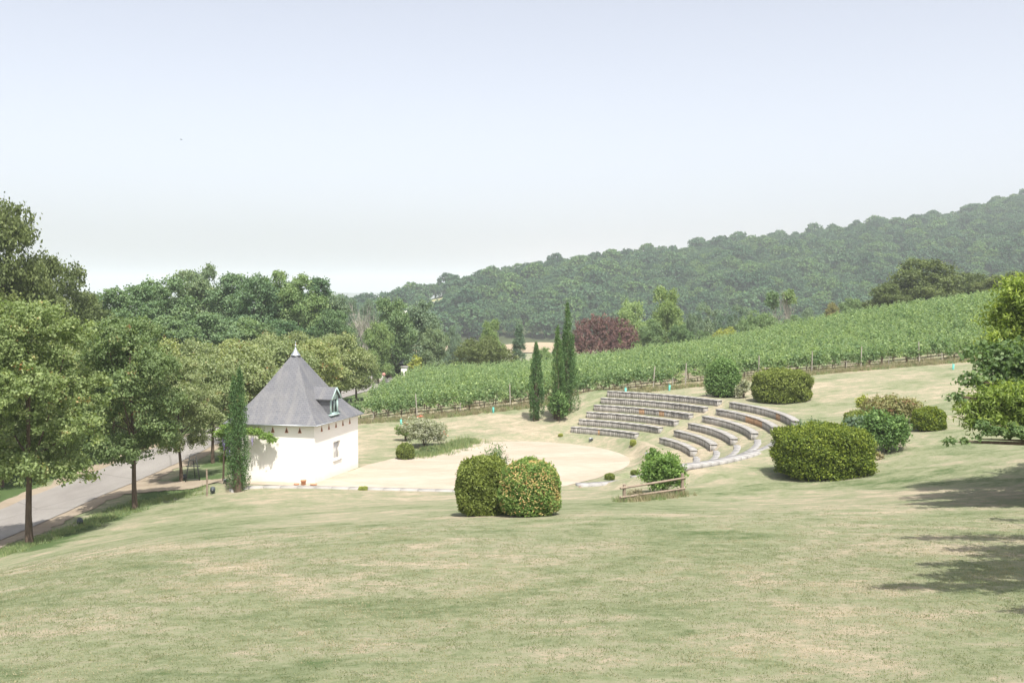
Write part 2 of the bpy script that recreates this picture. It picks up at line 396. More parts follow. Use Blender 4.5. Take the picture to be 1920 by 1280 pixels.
def mat_road():
    m, nt = new_mat('worn_asphalt'); N = NT(nt); P = N.pos()
    f = N.noise(N.mapping(P, (1.2, .3, 1)), .5, 5, .6); g = N.noise(P, 55, 3, .8)
    col = N.ramp(f, [(.3, (.215, .20, .185)), (.7, (.285, .27, .25))]); col = N.mix(1.0, col, N.ramp(g, [(.25, .72), (.7, 1.18)]), 'MULTIPLY')
    vo = N.n('ShaderNodeTexVoronoi', feature='DISTANCE_TO_EDGE'); vo.inputs['Scale'].default_value = .22; N.l(N.mapping(P, (1, .6, 1)), vo.inputs['Vector'])
    col = N.mix(N.ramp(vo.outputs['Distance'], [(0, .55), (.012, 0.0)]), col, (.12, .11, .10))
    N.out(N.princ(col, .9, .2, 0, N.bump(g, .4, .02))); return m
M_road = mat_road()
M_stucco = None
def mat_stucco():
    m, nt = new_mat('cream_render'); N = NT(nt); P = N.pos()
    f = N.noise(P, .9, 6, .65); g = N.noise(P, 40, 4, .7)
    col = N.ramp(f, [(.3, (.80, .765, .70)), (.7, (.845, .815, .76))])
    sep = N.n('ShaderNodeSeparateXYZ'); N.l(P, sep.inputs[0])
    splash = N.math('ADD', sep.outputs[2], N.math('MULTIPLY', N.noise(P, 2.5, 5, .7), .55))
    col = N.mix(N.ramp(splash, [(.32, .35), (.62, 0.0)]), col, (.62, .50, .36))
    N.out(N.princ(col, .92, .15, 0, N.bump(g, .25, .01))); return m
M_stucco = mat_stucco()
def mat_slate():
    m, nt = new_mat('roof_slates'); N = NT(nt)
    uv = N.n('ShaderNodeUVMap', uv_map='UVMap').outputs[0]
    br = N.n('ShaderNodeTexBrick'); br.offset = .5; N.l(uv, br.inputs['Vector'])
    for k, v in (('Scale', 1.0), ('Mortar Size', .011), ('Brick Width', .24), ('Row Height', .125), ('Bias', 0.0), ('Mortar Smooth', .2)): br.inputs[k].default_value = v
    br.inputs['Color1'].default_value = (.135, .139, .152, 1); br.inputs['Color2'].default_value = (.165, .167, .178, 1); br.inputs['Mortar'].default_value = (.095, .096, .104, 1)
    st = N.noise(N.mapping(uv, (1.7, .32, 1)), 1.3, 5, .65, .4)
    col = N.mix(N.ramp(st, [(.45, 0.0), (.70, .6)]), br.outputs['Color'], (.225, .218, .205))
    col = N.mix(1.0, col, N.ramp(N.noise(uv, 9, 4, .7), [(.3, .92), (.7, 1.07)]), 'MULTIPLY')
    N.out(N.princ(col, .6, .35, 0, N.bump(br.outputs['Fac'], -.35, .01))); return m
M_slate = mat_slate()
M_zinc = mat_simple('zinc', (.42, .45, .48), .45, .5, .6, .12, 6)
M_teal = mat_simple('teal_paint', (.42, .55, .52), .6, .3, 0, .08)
M_dark_glass = mat_simple('window_glass', (.05, .055, .06), .08, .6, 0, .05)
M_curtain = mat_simple('white_curtain', (.62, .61, .60), .9, .1, 0, .15, 5, 0, (6, 6, .3))
M_frame = mat_simple('white_window_paint', (.66, .65, .62), .6, .3, 0, .05)
M_terra = mat_simple('terracotta', (.52, .26, .155), .85, .15, 0, .2, 9)
M_hole = mat_simple('pigeon_hole_shade', (.14, .075, .055), .95, .05)
M_stone = None
def mat_planks():
    m, nt = new_mat('weathered_planks'); N = NT(nt); t = N.attr('tone'); P = N.pos()
    g = N.noise(N.mapping(P, (1, 1, .12)), 22, 5, .7)
    stain = N.noise(N.mapping(P, (1, 1, .5)), 2.1, 5, .7)
    col = N.ramp(t, [(0, (.20, .185, .165)), (.45, (.325, .305, .275)), (.8, (.40, .375, .34)), (.86, (.38, .24, .145)), (1, (.44, .28, .17))])
    col = N.mix(1.0, col, N.ramp(g, [(.25, .75), (.7, 1.12)]), 'MULTIPLY')
    col = N.mix(N.ramp(stain, [(.54, 0.0), (.70, .5)]), col, (.10, .09, .075))
    N.out(N.princ(col, .9, .15, 0, N.bump(g, .4, .01))); return m
M_planks = mat_planks()
def mat_slab():
    m, nt = new_mat('pale_slabs'); N = NT(nt); t = N.attr('tone'); P = N.pos()
    g = N.noise(P, 14, 6, .75); s = N.noise(P, 1.8, 5, .7)
    col = N.ramp(t, [(0, (.29, .28, .26)), (1, (.39, .375, .35))])
    col = N.mix(1.0, col, N.ramp(g, [(.3, .8), (.7, 1.12)]), 'MULTIPLY'); col = N.mix(N.ramp(s, [(.52, 0.0), (.75, .5)]), col, (.25, .24, .21))
    N.out(N.princ(col, .9, .2, 0, N.bump(g, .3, .01))); return m
M_slab = mat_slab()
M_slabp = mat_simple('pale_paving', (.335, .325, .31), .9, .15, 0, .14, 2.2, .2)
M_wood_grey = mat_simple('grey_timber', (.27, .215, .165), .9, .15, 0, .3, 8, .4, (.3, 1, 1))
M_post = mat_simple('vineyard_post_wood', (.36, .33, .28), .9, .15, 0, .25, 9)
M_black = mat_simple('dark_painted_wood', (.045, .05, .045), .7, .3)
M_lamp = mat_simple('dark_plastic', (.055, .07, .075), .5, .4)
M_tube = mat_simple('teal_plastic_guard', (.12, .42, .36), .6, .3)
M_rubble = mat_simple('pale_stone_wall', (.56, .52, .43), .95, .1, 0, .22, 3, .5)
M_whitep2 = mat_simple('white_masonry', (.74, .72, .66), .9, .15, 0, .08)
M_tin = mat_simple('grey_metal_roofing', (.36, .38, .42), .5, .4, .2, .1)
M_signred = mat_simple('faded_red_sign', (.46, .24, .20), .7, .2)

# ---------------------------------------------------------------- ground, road, sand
def seg(a, b, st): return list(np.arange(a, b - 1e-6, st))
xs = [-6000, -3500, -2000, -1200, -800, -500, -350] + seg(-260, -90, 10) + seg(-90, -34, 2) + seg(-34, -3, .5) + seg(-3, 20, .25) + seg(20, 40, .6) + seg(40, 90, 2) + seg(90, 260, 10) + [260, 350, 500, 800, 1200, 2000, 3500, 6000]
ys = [-60, -40, -25, -15] + seg(-8, 12, 1) + seg(12, 50, .5) + seg(50, 82, .25) + seg(82, 100, .5) + seg(100, 140, 1) + seg(140, 200, 3) + seg(200, 400, 10) + [400, 450, 500, 600, 800, 1100, 1600, 2400, 3600, 5000, 7000]
xs, ys = np.array(xs, float), np.array(ys, float)
X, Y = np.meshgrid(xs, ys); Z = terrain(X, Y)
mb = MB(); nx, ny = len(xs), len(ys)
I = (np.arange(ny - 1)[:, None] * nx + np.arange(nx - 1)[None]).ravel()
mb.add(np.stack([X.ravel(), Y.ravel(), Z.ravel()], 1), np.stack([I, I + 1, I + 1 + nx, I + nx], 1))
me = mb.mesh('ground', M_ground, True)
xx, yy = X.ravel(), Y.ravel()
def road_c(y):  # centre line of the drive
    return np.interp(y, [0, 40, 60, 70, 80, 90, 100, 111, 122, 135, 160], [-25.8, -25.6, -25.0, -24.6, -24.0, -23.0, -21.6, -19.7, -17.6, -15.2, -11])
r_ = np.hypot(xx - ACX, yy - ACY); th_ = np.degrees(np.arctan2(yy - ACY, xx - ACX))
dry = np.exp(-((r_ - 13) / 5.5) ** 2) * .50
dry = np.maximum(dry, .08 * sstep(yy, 40, 55) * (xx > -16) * (yy < 82))
dry += .35 * np.exp(-((yy - 82.5 - xx * .11) / 2.2) ** 2) * (xx > -14)
dry += .5 * ((yy > 83 + .11 * xx) & (yy < 170) & (xx > -14))
dry += .25 * np.exp(-((xx + 3) ** 2 / 30 + (yy - 46) ** 2 / 14)) + .9 * (yy > 400)
soil = .9 * np.exp(-((yy - 82.6 - xx * .11) / .8) ** 2) * (xx > -14) * (xx < 60)
lush = 1.2 * (1 - sstep(xx - road_c(yy), -3.4, -2.8)) + 1.0 * np.exp(-((xx + 19.6 + .1 * (yy < 47)) / 1.15) ** 2) * (yy > 40) * (yy < 140)
lush += .25 * np.exp(-((xx - 14) ** 2 / 40 + (yy - 16) ** 2 / 30)) + .6 * (yy > 96) * (xx < -14.5)  # first term paints extra shade into the lawn where the off-frame tree's shadow falls
lush = np.where((yy > 36) & (yy < 160) & (xx > -21) & (xx < -17.2) & (yy > 54), np.maximum(lush, .9), lush)
for nme, arr in (('dry', dry), ('lush', lush), ('soil', soil)):
    a = me.attributes.new(nme, 'FLOAT', 'POINT'); a.data.foreach_set('value', np.clip(arr, 0, 1.2).astype(np.float32))
structure('ground', me)

def strip(name, mat, left, right, yr, dz, n=6, wob=.0, seed=1):
    rng = np.random.default_rng(seed); yv = np.arange(yr[0], yr[1], .5)
    k = len(yv); wl = np.convolve(rng.normal(size=k + 8), np.ones(4) / 4, 'same')[4:-4] * wob; wr = np.convolve(rng.normal(size=k + 8), np.ones(4) / 4, 'same')[4:-4] * wob
    L = left(yv) + wl; R = right(yv) + wr
    G = np.array([[L[i] + (R[i] - L[i]) * j / n for j in range(n + 1)] for i in range(k)])
    Yv = np.repeat(yv[:, None], n + 1, 1); Zv = terrain(G, Yv) + dz
    m_ = MB(); I = (np.arange(k - 1)[:, None] * (n + 1) + np.arange(n)[None]).ravel()
    m_.add(np.stack([G.ravel(), Yv.ravel(), Zv.ravel()], 1), np.stack([I, I + 1, I + n + 2, I + n + 1], 1))
    return structure(name, m_.mesh(name, mat, True))
strip('sandy_verge', M_verge, lambda y: road_c(y) - 3.1, lambda y: road_c(y) + np.interp(y, [0, 45, 60, 75, 95, 130], [3.6, 3.6, 3.0, 2.4, 1.9, 1.9]), (20, 100), .03, 14, .5, 3)
strip('road', M_road, lambda y: road_c(y) - 2.1, lambda y: road_c(y) + 2.0, (18, 150), .06, 8, .06, 4)
# sandy path from the drive to the house
mb = MB(); pth = []
cl = [(-22.2, 57.9, 2.2), (-20, 57.6, 1.7), (-18, 57.2, 1.5), (-16.6, 56.9, 1.6), (-15.6, 55.6, 1.0)]
cx = np.array([c[0] for c in cl]); tt = np.linspace(cx[0], cx[-1], 40); cy = np.interp(tt, cx, [c[1] for c in cl]); cw = np.interp(tt, cx, [c[2] for c in cl])
cw = cw + np.random.default_rng(5).normal(0, .08, 40)
G = np.array([[(tt[i], cy[i] + cw[i] * (2 * j / 8 - 1)) for j in range(9)] for i in range(40)])
Zp = terrain(G[..., 0], G[..., 1]) + .045
I = (np.arange(39)[:, None] * 9 + np.arange(8)[None]).ravel()
mb.add(np.stack([G[..., 0].ravel(), G[..., 1].ravel(), Zp.ravel()], 1), np.stack([I, I + 1, I + 10, I + 9], 1))
structure('path', mb.mesh('path', M_verge, True))
# sanded floor of the theatre
rs = np.random.default_rng(8); P2 = []
for i in range(len(SAND)):
    a, b = SAND[i], SAND[(i + 1) % len(SAND)]; k = max(1, int(np.hypot(*(b - a)) / .3))
    for j in range(k): P2.append(a + (b - a) * j / k)
P2 = np.array(P2); P2 += np.stack([np.convolve(rs.normal(size=len(P2) + 4), np.ones(3) / 3, 'same')[2:-2]] * 2, 1) * .07
tri = tessellate_polygon([[Vector((p[0], p[1], 0)) for p in P2]])
mb = MB(); V = np.concatenate([P2, np.full((len(P2), 1), .0)], 1)
mb.add(V, [t if (P2[t[1]][0]-P2[t[0]][0])*(P2[t[2]][1]-P2[t[0]][1])-(P2[t[1]][1]-P2[t[0]][1])*(P2[t[2]][0]-P2[t[0]][0]) > 0 else t[::-1] for t in [tuple(q) for q in tri]])
structure('sand_floor', mb.mesh('sand_floor', M_sand))

# ---------------------------------------------------------------- hill with forest
RID = [(-500, 558), (300, 558), (640, 557), (730, 554), (760, 548), (798, 536), (838, 524), (900, 511), (1000, 492), (1100, 480), (1200, 468), (1300, 457), (1400, 443), (1500, 435), (1560, 427), (1640, 413), (1700, 409), (1760, 404), (1800, 394), (1850, 377), (1900, 367), (1960, 360), (2100, 345), (2400, 330), (2900, 320)]
def ridge(a):
    px = 960 + F * a; py = np.interp(px, [r[0] for r in RID], [r[1] for r in RID])
    D = np.interp(a, [-.5, -.15, 0, .3, .6, 1], [600, 620, 690, 830, 900, 900])
    return CZ + (548 - py) / F * D - 9.5, D
def hill_z(a, y):
    zr, D = ridge(a); t = (y - 455) / (D - 455)
    tt = np.clip(t, 0, 1); prof = tt ** .85 * (1 - .0 * tt)
    z = -15 + (zr + 15) * prof
    z = z + np.sin(a * 31 + y * .011) * 3.0 * tt * (1 - tt) + np.sin(a * 12 - y * .02) * 4 * tt * (1 - tt)
    return np.where(t > 1, zr - (y - D) * .12, np.where(t < 0, -15 - np.clip((455 - y) * .03, 0, 3), z))
av = np.linspace(-.6, 1.05, 120); yv = np.concatenate([np.arange(430, 960, 9.), [980, 1020, 1080, 1200]])
A_, Y_ = np.meshgrid(av, yv); ZZ = hill_z(A_, Y_); mb = MB(); k = len(av)
I = (np.arange(len(yv) - 1)[:, None] * k + np.arange(k - 1)[None]).ravel()
mb.add(np.stack([(A_ * Y_).ravel(), Y_.ravel(), ZZ.ravel()], 1), np.stack([I, I + 1, I + 1 + k, I + k], 1))
M_under = mat_simple('forest_floor', (.06, .075, .035), .95, .05, 0, .3, .05)
M_field = mat_simple('straw_field', (.33, .265, .18), .95, .05, 0, .12, .02)
structure('hill', mb.mesh('hill', M_under, True))
# distant hills
mb = MB(); ax = np.linspace(-.9, 1.1, 90)
yf = np.array([3400, 3900, 4500.]); top = np.array([0, 1, .2])
for i in range(2):
    pass
A_, Y_ = np.meshgrid(ax, yf)
hz = 12 + 8 * np.sin(ax * 9 + 1) + 5 * np.sin(ax * 23) + 3 * np.sin(ax * 51)
ZZ = np.stack([np.full(90, -30.), hz, hz * .1 - 20])
I = (np.arange(2)[:, None] * 90 + np.arange(89)[None]).ravel()
mb.add(np.stack([(A_ * Y_).ravel(), Y_.ravel(), ZZ.ravel()], 1), np.stack([I, I + 1, I + 91, I + 90], 1))
structure('distant_hills', mb.mesh('distant_hills', M_under, True))

def field(name, pts, y0, y1, mat, hill=True):
    """a mown field draped 15 cm over the hill foot"""
    a0 = (pts[0] - 960) / F; a1 = (pts[1] - 960) / F; m_ = MB(); na, nyy = 40, 14
    A, Yy = np.meshgrid(np.linspace(a0, a1, na), np.linspace(y0, y1, nyy))
    Yy = Yy + np.sin(A * 60) * 2.5
    H = np.maximum(hill_z(A, Yy) if hill else -99 + 0 * A, np.where(Yy < 460, terrain(A * Yy, Yy), -99)) + .35
    I = (np.arange(nyy - 1)[:, None] * na + np.arange(na - 1)[None]).ravel()
    m_.add(np.stack([(A * Yy).ravel(), Yy.ravel(), H.ravel()], 1), np.stack([I, I + 1, I + 1 + na, I + na], 1))
    return structure(name, m_.mesh(name, mat, True))
field('straw_field', (690, 1100), 400, 461, M_field)
M_mead = mat_simple('pale_meadow', (.33, .33, .17), .95, .05, 0, .12, .03)
field('hill_meadow', (798, 836), 560, 640, M_mead)

# scatter helper: one stuff object, instances picked by node tree
def scatter(name, pts, rots, scl, idx, protos, label, cat):
    pc = bpy.data.collections.new(name + '_sources')
    for p in protos: pc.objects.link(p)
    me = bpy.data.meshes.new(name); me.vertices.add(len(pts)); me.vertices.foreach_set('co', np.asarray(pts, np.float32).ravel())
    for nm, ty, ar in (('rotz', 'FLOAT', rots), ('scl', 'FLOAT_VECTOR', scl), ('idx', 'INT', idx)):
        a = me.attributes.new(nm, ty, 'POINT'); a.data.foreach_set('vector' if ty == 'FLOAT_VECTOR' else 'value', np.asarray(ar, np.int32 if ty == 'INT' else np.float32).ravel())
    o = obj(name, me); ng = bpy.data.node_groups.new(name, 'GeometryNodeTree')
    ng.interface.new_socket('Geometry', in_out='INPUT', socket_type='NodeSocketGeometry'); ng.interface.new_socket('Geometry', in_out='OUTPUT', socket_type='NodeSocketGeometry')
    n = ng.nodes; gi = n.new('NodeGroupInput'); go = n.new('NodeGroupOutput'); ip = n.new('GeometryNodeInstanceOnPoints'); ci = n.new('GeometryNodeCollectionInfo')
    ci.inputs['Collection'].default_value = pc; ci.inputs['Separate Children'].default_value = True; ci.inputs['Reset Children'].default_value = True
    def na(nm, ty):
        q = n.new('GeometryNodeInputNamedAttribute'); q.data_type = ty; q.inputs['Name'].default_value = nm; return q.outputs['Attribute']
    L = ng.links.new; L(gi.outputs[0], ip.inputs['Points']); L(ci.outputs[0], ip.inputs['Instance']); ip.inputs['Pick Instance'].default_value = True
    cx = n.new('ShaderNodeCombineXYZ'); L(na('rotz', 'FLOAT'), cx.inputs['Z']); e2r = n.new('FunctionNodeEulerToRotation'); L(cx.outputs[0], e2r.inputs[0])
    L(e2r.outputs[0], ip.inputs['Rotation']); L(na('scl', 'FLOAT_VECTOR'), ip.inputs['Scale']); L(na('idx', 'INT'), ip.inputs['Instance Index'])
    L(ip.outputs[0], go.inputs[0]); md = o.modifiers.new('scatter', 'NODES'); md.node_group = ng
    return tag(o, label, cat, None, 'stuff')

rng = np.random.default_rng(21); protos = []
for i in range(5):
    mb = MB(); L = []
    L.append((0, 0, 4.6, 3.7, 3.7, 3.3)); L.append((0, 0, 3.0, 3.9, 3.9, 3.0))
    for j in range(14):
        a = j * 2.4 + rng.normal() * .3; e = math.asin(min(.97, max(-.1, (j + .5) / 14 * 1.1 + rng.normal() * .06))); r = rng.uniform(.9, 1.6)
        L.append((3.1 * math.cos(e) * math.cos(a), 3.1 * math.cos(e) * math.sin(a), 4.3 + 2.9 * math.sin(e), r, r, r * .85))
    crown(mb, L, 2300, .62, rng, .42, 9, .75, (.85, 1.03), .12, below=-.5, nw=2.4)
    mb.tube([(0, 0, -2), (0, 0, 5)], [.3, .15], 5, .2)
    protos.append(bpy.data.objects.new('forest_tree_source', mb.mesh('forest_tree', M_hill)))
pts = []; a = -.30
for y in np.arange(466, 960, 7.9):
    w = 7.9 / y
    aa = np.arange(-.22, .60, w); aa = aa + rng.uniform(-.42, .42, len(aa)) * w; y2 = y + rng.uniform(-3.3, 3.3, len(aa))
    zr, D = ridge(aa); ok = y2 < D + 14; px = 960 + F * aa; ok &= (px > 700) | (rng.random(len(px)) < .85)
    ok &= ~((px > 796) & (px < 838) & (y2 > 545) & (y2 < 642)); ok &= ~((px > 690) & (px < 1100) & (y2 < 469))
    pts.append(np.stack([aa * y2, y2, hill_z(aa, y2)], 1)[ok])
pts = np.concatenate(pts); n = len(pts); s = rng.choice([.7, .95, 1.25, 1.75], n, p=[.25, .4, .25, .1]) * rng.uniform(.9, 1.15, n); low = pts[:, 1] < 520
print('forest trees', n)
scatter('hillside_forest', pts - [0, 0, .3], rng.uniform(0, 6.28, n), np.stack([s, s, s ** .6 * rng.uniform(.85, 1.42, n)], 1), rng.integers(0, 5, n), protos, 'continuous broadleaved forest covering the long hazy hillside', 'forest')

# ---------------------------------------------------------------- vineyard
def vine_mesh(rng, nl, size=.15):
    mb = MB()
    L = [(rng.uniform(-.55, .55), rng.normal() * .06, rng.uniform(.72, 1.5), .42, .30, .40) for _ in range(6)]
    crown(mb, L, int(nl * .72), size, rng, .22, 9, .85, (.5, 1.05), .2)
    for _ in range(9):   # upright shoots leaning with the wind
        x = rng.uniform(-.65, .65); h = rng.uniform(1.75, 2.3); y = rng.normal() * .14; k = int(nl * .28 / 9)
        t = rng.uniform(0, 1, k)[:, None]; P = np.array([[x, y, 1.2]]) + t * np.array([[rng.uniform(.05, .45), rng.normal() * .1, h - 1.2]]) + rng.normal(0, .04, (k, 3))
        mb.quads(leaves(P, size * .85, rng, .8, np.array([0, 0, 1.]), .5), np.clip(rng.normal(.62, .15, k), 0, .95))
    return mb.mesh('vine_foliage', M_vine)
def vine_stem(rng):
    mb = MB(); mb.tube([(0, 0, -.15), (rng.normal() * .04, 0, .3), (rng.normal() * .06, 0, .62), (.3, 0, .78)], [.045, .035, .03, .018], 6); mb.tube([(0, 0, .6), (-.3, 0, .8)], [.025, .015], 5)
    return mb.mesh('vine_trunk', M_bark)
rng = np.random.default_rng(31)
VF = [vine_mesh(rng, 640) for _ in range(6)]; VS = [vine_stem(rng) for _ in range(3)]
vd = unit(np.array([48.4, 5.3])); vn = np.array([-vd[1], vd[0]]); vo = np.array([-12.9, 81.3])
rot = math.atan2(vd[1], vd[0]); ind = []; rest = []
for row in range(25):
    o0 = vo + vn * row * 2.05
    smax = 70 + row * 1.3 + max(0, row - 4) * .5
    for s in np.arange(-1 + rng.uniform(0, .4), smax, 1.12):
        p = o0 + vd * (s + rng.uniform(-.1, .1))
        if p[0] < -12.7: continue
        px, py = proj(p[0], p[1], 2)
        if px > 2080: continue
        # a gap in the planting where young vines stand
        young = (row <= 1 and 1262 < px < 1335)
        if young and rng.random() < .55: continue
        if row == 0 and px > 1480 and rng.random() < .22: continue
        vis = px < 1935
        if row < 5 and vis and len(ind) < 285: ind.append((p, row, young, s))
        else: rest.append((p, row))
for (p, row, young, s) in ind:
    sc = (.6 if young else rng.uniform(.82, 1.06))
    r = thing('grapevine', 'leafy green grapevine in the front rows of the vineyard', 'grapevine', (p[0], p[1], tz(p[0], p[1])), rot + (PI if rng.random() < .3 else 0), 'grapevines in the front rows of the vineyard', (1, 1, sc))
    obj('foliage', VF[rng.integers(6)], r); obj('trunk', VS[rng.integers(3)], r)
P = np.array([q[0] for q in rest]); zt = terrain(P[:, 0], P[:, 1]); n = len(P)
vp = []
for i in range(6):
    q = bpy.data.objects.new('vine_source', VF[i]); vp.append(q)
s = rng.uniform(.85, 1.12, n)
print('vines', len(ind), n)
scatter('vineyard_rows', np.stack([P[:, 0], P[:, 1], zt], 1), rot + rng.choice([0, PI], n, p=[.8, .2]), np.stack([s * .98, s, s], 1), rng.integers(0, 6, n), vp, 'dense green vineyard rows climbing the slope behind the front rows', 'vineyard')
# dry weeds along the vineyard foot
def tuft_mesh(rng, n, h, w, mat, spread=.12):
    mb = MB(); P = np.stack([rng.normal(0, spread, n), rng.normal(0, spread, n), np.zeros(n)], 1)
    d = unit(np.stack([rng.normal(0, .45, n), rng.normal(0, .45, n), np.ones(n)], 1)); L = h * rng.uniform(.5, 1.15, (n, 1)); sd = unit(np.cross(d, sph(n, rng))) * w
    Q = np.stack([P - sd, P + sd, P + d * L + sd * .25, P + d * L - sd * .25], 1); mb.quads(Q, np.clip(rng.normal(.5, .2, n), 0, 1)); return mb.mesh('grass_tuft', mat)
M_straw = mat_leaf('straw_grass', (.30, .27, .17), (.42, .37, .25), None, .2, .1, .2, 1.0)
M_weed = mat_leaf('green_grass_blades', (.12, .16, .075), (.20, .22, .115), (.34, .29, .19), .3, .2)
M_lawnb = mat_leaf('lawn_blades', (.215, .245, .145), (.32, .315, .20), (.48, .42, .29), .3, .2, .1, 1.0)
gt = [bpy.data.objects.new('tuft_source', tuft_mesh(rng, 26, .34, .012, M_straw)) for _ in range(3)] + [bpy.data.objects.new('tuft_source', tuft_mesh(rng, 22, .26, .014, M_weed)) for _ in range(2)]
n = 2600; sx = rng.uniform(-1, 62, n); off = rng.choice([-1.2, -.3, .5, 2.4], n, p=[.45, .3, .15, .1]) + rng.normal(0, .2, n)
P = vo[None] + vd[None] * sx[:, None] + vn[None] * (off - .1)[:, None]
s = rng.uniform(.6, 1.3, n)
scatter('dry_weeds', np.stack([P[:, 0], P[:, 1], terrain(P[:, 0], P[:, 1])], 1), rng.uniform(0, 6, n), np.stack([s, s, s], 1), rng.integers(0, 5, n), gt, 'straw coloured dry weeds along the foot of the vineyard', 'weeds')

def post_mesh(h, w=.045):
    mb = MB(); mb.tube([(0, 0, -.3), (0, 0, h)], [w, w * .9], 8); mb.tube([(0, 0, h), (0, 0, h + .012)], [w * .9, w * .5], 8); return mb.mesh('post', M_post)
pm = post_mesh(1.95, .05); ps = post_mesh(.85, .035)
for px, tall in ((700, 0), (783, 1), (862, 0), (957, 1), (1020, 0), (1225, 1), (1262, 0), (1285, 1), (1340, 0), (1422, 1), (1521, 1), (1585, 0), (1613, 1), (1664, 0), (1722, 1), (1765, 0)):
    s_ = (px - 670) / (1800 - 670)
    # walk along the first row until the pixel column is met
    best = min(np.arange(-1, 60, .1), key=lambda s: abs(proj(*(vo + vd * s - vn * .35), 1.5)[0] - px))
    q = vo + vd * best - vn * .35
    o = obj('vineyard_post', pm if tall else ps, None, (q[0], q[1], tz(*q))); o.rotation_euler = (rng.normal() * .03, rng.normal() * .03, 0)
    tag(o, 'tall grey wooden trellis post at the vineyard edge' if tall else 'short grey wooden stake at the vineyard edge', 'post', 'tall trellis posts at the vineyard edge' if tall else 'short stakes at the vineyard edge')
tb = MB(); tb.lathe([(.075, 0), (.085, .45), (.08, .45), (.07, .02)], seg=12); tb.tube([(.09, 0, 0), (.09, 0, .6)], [.012, .012], 5); tm = tb.mesh('vine_guard', M_tube)
for px, py, lab in ((752, 796, 'teal tube guard at vineyard foot above the white flowering shrub'), (925, 773, 'teal tube guard at vineyard foot left of the single cypress'), (1173, 739, 'teal tube guard just above the topmost left bench'), (1255, 731, 'teal tube guard beside the bare gap in the vineyard'), (1787, 692, 'teal tube guard at vineyard foot next to the right tree')):
    g = gp(px, py + 1); o = obj('vine_guard', tm, None, g); o.rotation_euler = (0, rng.normal() * .08, rng.uniform(0, 6)); tag(o, lab, 'tube guard', 'teal guards around young vines')

# ---------------------------------------------------------------- house
def uvmesh(name, quads, mats):
    """quads: (pts, uvs) lists"""
    V = []; Fc = []; UV = []
    for p, u in quads:
        Fc.append(tuple(range(len(V), len(V) + len(p)))); V += [tuple(q) for q in p]; UV += list(u)
    me = bpy.data.meshes.new(name); me.from_pydata(V, [], Fc); me.materials.append(mats)
    l = me.uv_layers.new(name='UVMap')
    for i, u in enumerate(UV): l.data[i].uv = u
    me.update(); return me
cen = (HA + HB + HC + HD) / 4
BC = unit(HC - HB); nr = np.array([BC[1], -BC[0]]); LBC = np.linalg.norm(HC - HB)
BA = unit(HA - HB); nf = np.array([-BA[1], BA[0]])
if nf[1] > 0: nf = -nf
house = thing('pavilion', 'small square cream rendered pavilion with steep pointed slate roof', 'house', (cen[0], cen[1], 0))
def H3(p, z): return (p[0] - cen[0], p[1] - cen[1], z)
# walls with a real opening in the right face
mb = MB(); W0, W1, WZ0, WZ1, TOP, DEP = 2.23, 3.08, .93, 1.98, 3.42, .17
def wq(o, d, u0, u1, z0, z1): mb.add([H3(o + d * u0, z0), H3(o + d * u1, z0), H3(o + d * u1, z1), H3(o + d * u0, z1)], [(0, 1, 2, 3)])
for u0, u1, z0, z1 in ((0, W0, -.4, TOP), (W1, LBC, -.4, TOP), (W0, W1, -.4, WZ0), (W0, W1, WZ1, TOP)): wq(HB, BC, u0, u1, z0, z1)
wq(HA, -BA, 0, np.linalg.norm(HA - HB), -.4, TOP); wq(HC, BA, 0, np.linalg.norm(HD - HC), -.4, TOP); wq(HD, unit(HA - HD), 0, np.linalg.norm(HA - HD), -.4, TOP)
for a, b in (((W0, WZ0), (W1, WZ0)), ((W1, WZ0), (W1, WZ1)), ((W1, WZ1), (W0, WZ1)), ((W0, WZ1), (W0, WZ0))):
    mb.add([H3(HB + BC * a[0], a[1]), H3(HB + BC * b[0], b[1]), H3(HB + BC * b[0] - nr * DEP, b[1]), H3(HB + BC * a[0] - nr * DEP, a[1])], [(0, 1, 2, 3)])
wall = obj('wall', mb.mesh('wall', M_stucco), house)
def bframe(m_, o, d, nn, u0, u1, n0, n1, z0, z1, tone=.5, mi=0):
    V = [H3(o + d * u + nn * n, z) for z in (z0, z1) for u, n in ((u0, n0), (u1, n0), (u1, n1), (u0, n1))]
    m_.add(V, [(0, 3, 2, 1), (4, 5, 6, 7), (0, 1, 5, 4), (1, 2, 6, 5), (2, 3, 7, 6), (3, 0, 4, 7)], tone, mi)
# window
mb = MB(); t = .07
for a in ((W0, W0 + t, WZ0, WZ1), (W1 - t, W1, WZ0, WZ1), (W0 + t, W1 - t, WZ0, WZ0 + t), (W0 + t, W1 - t, WZ1 - t, WZ1), ((W0 + W1) / 2 - .03, (W0 + W1) / 2 + .03, WZ0 + t, WZ1 - t)):
    bframe(mb, HB, BC, nr, a[0], a[1], -DEP, -DEP + .06, a[2], a[3])
win = obj('window', mb.mesh('window_frame', M_frame), house)
mb = MB(); bframe(mb, HB, BC, nr, W0 + .01, W1 - .01, -DEP - .02, -DEP + .02, WZ0 + .01, WZ1 - .01); obj('pane', mb.mesh('pane', M_curtain), win)
mb = MB(); bframe(mb, HB, BC, nr, W0 - .06, W1 + .06, .003, .06, WZ0 - .07, WZ0 - .005); obj('window_sill', mb.mesh('window_sill', M_frame), win)
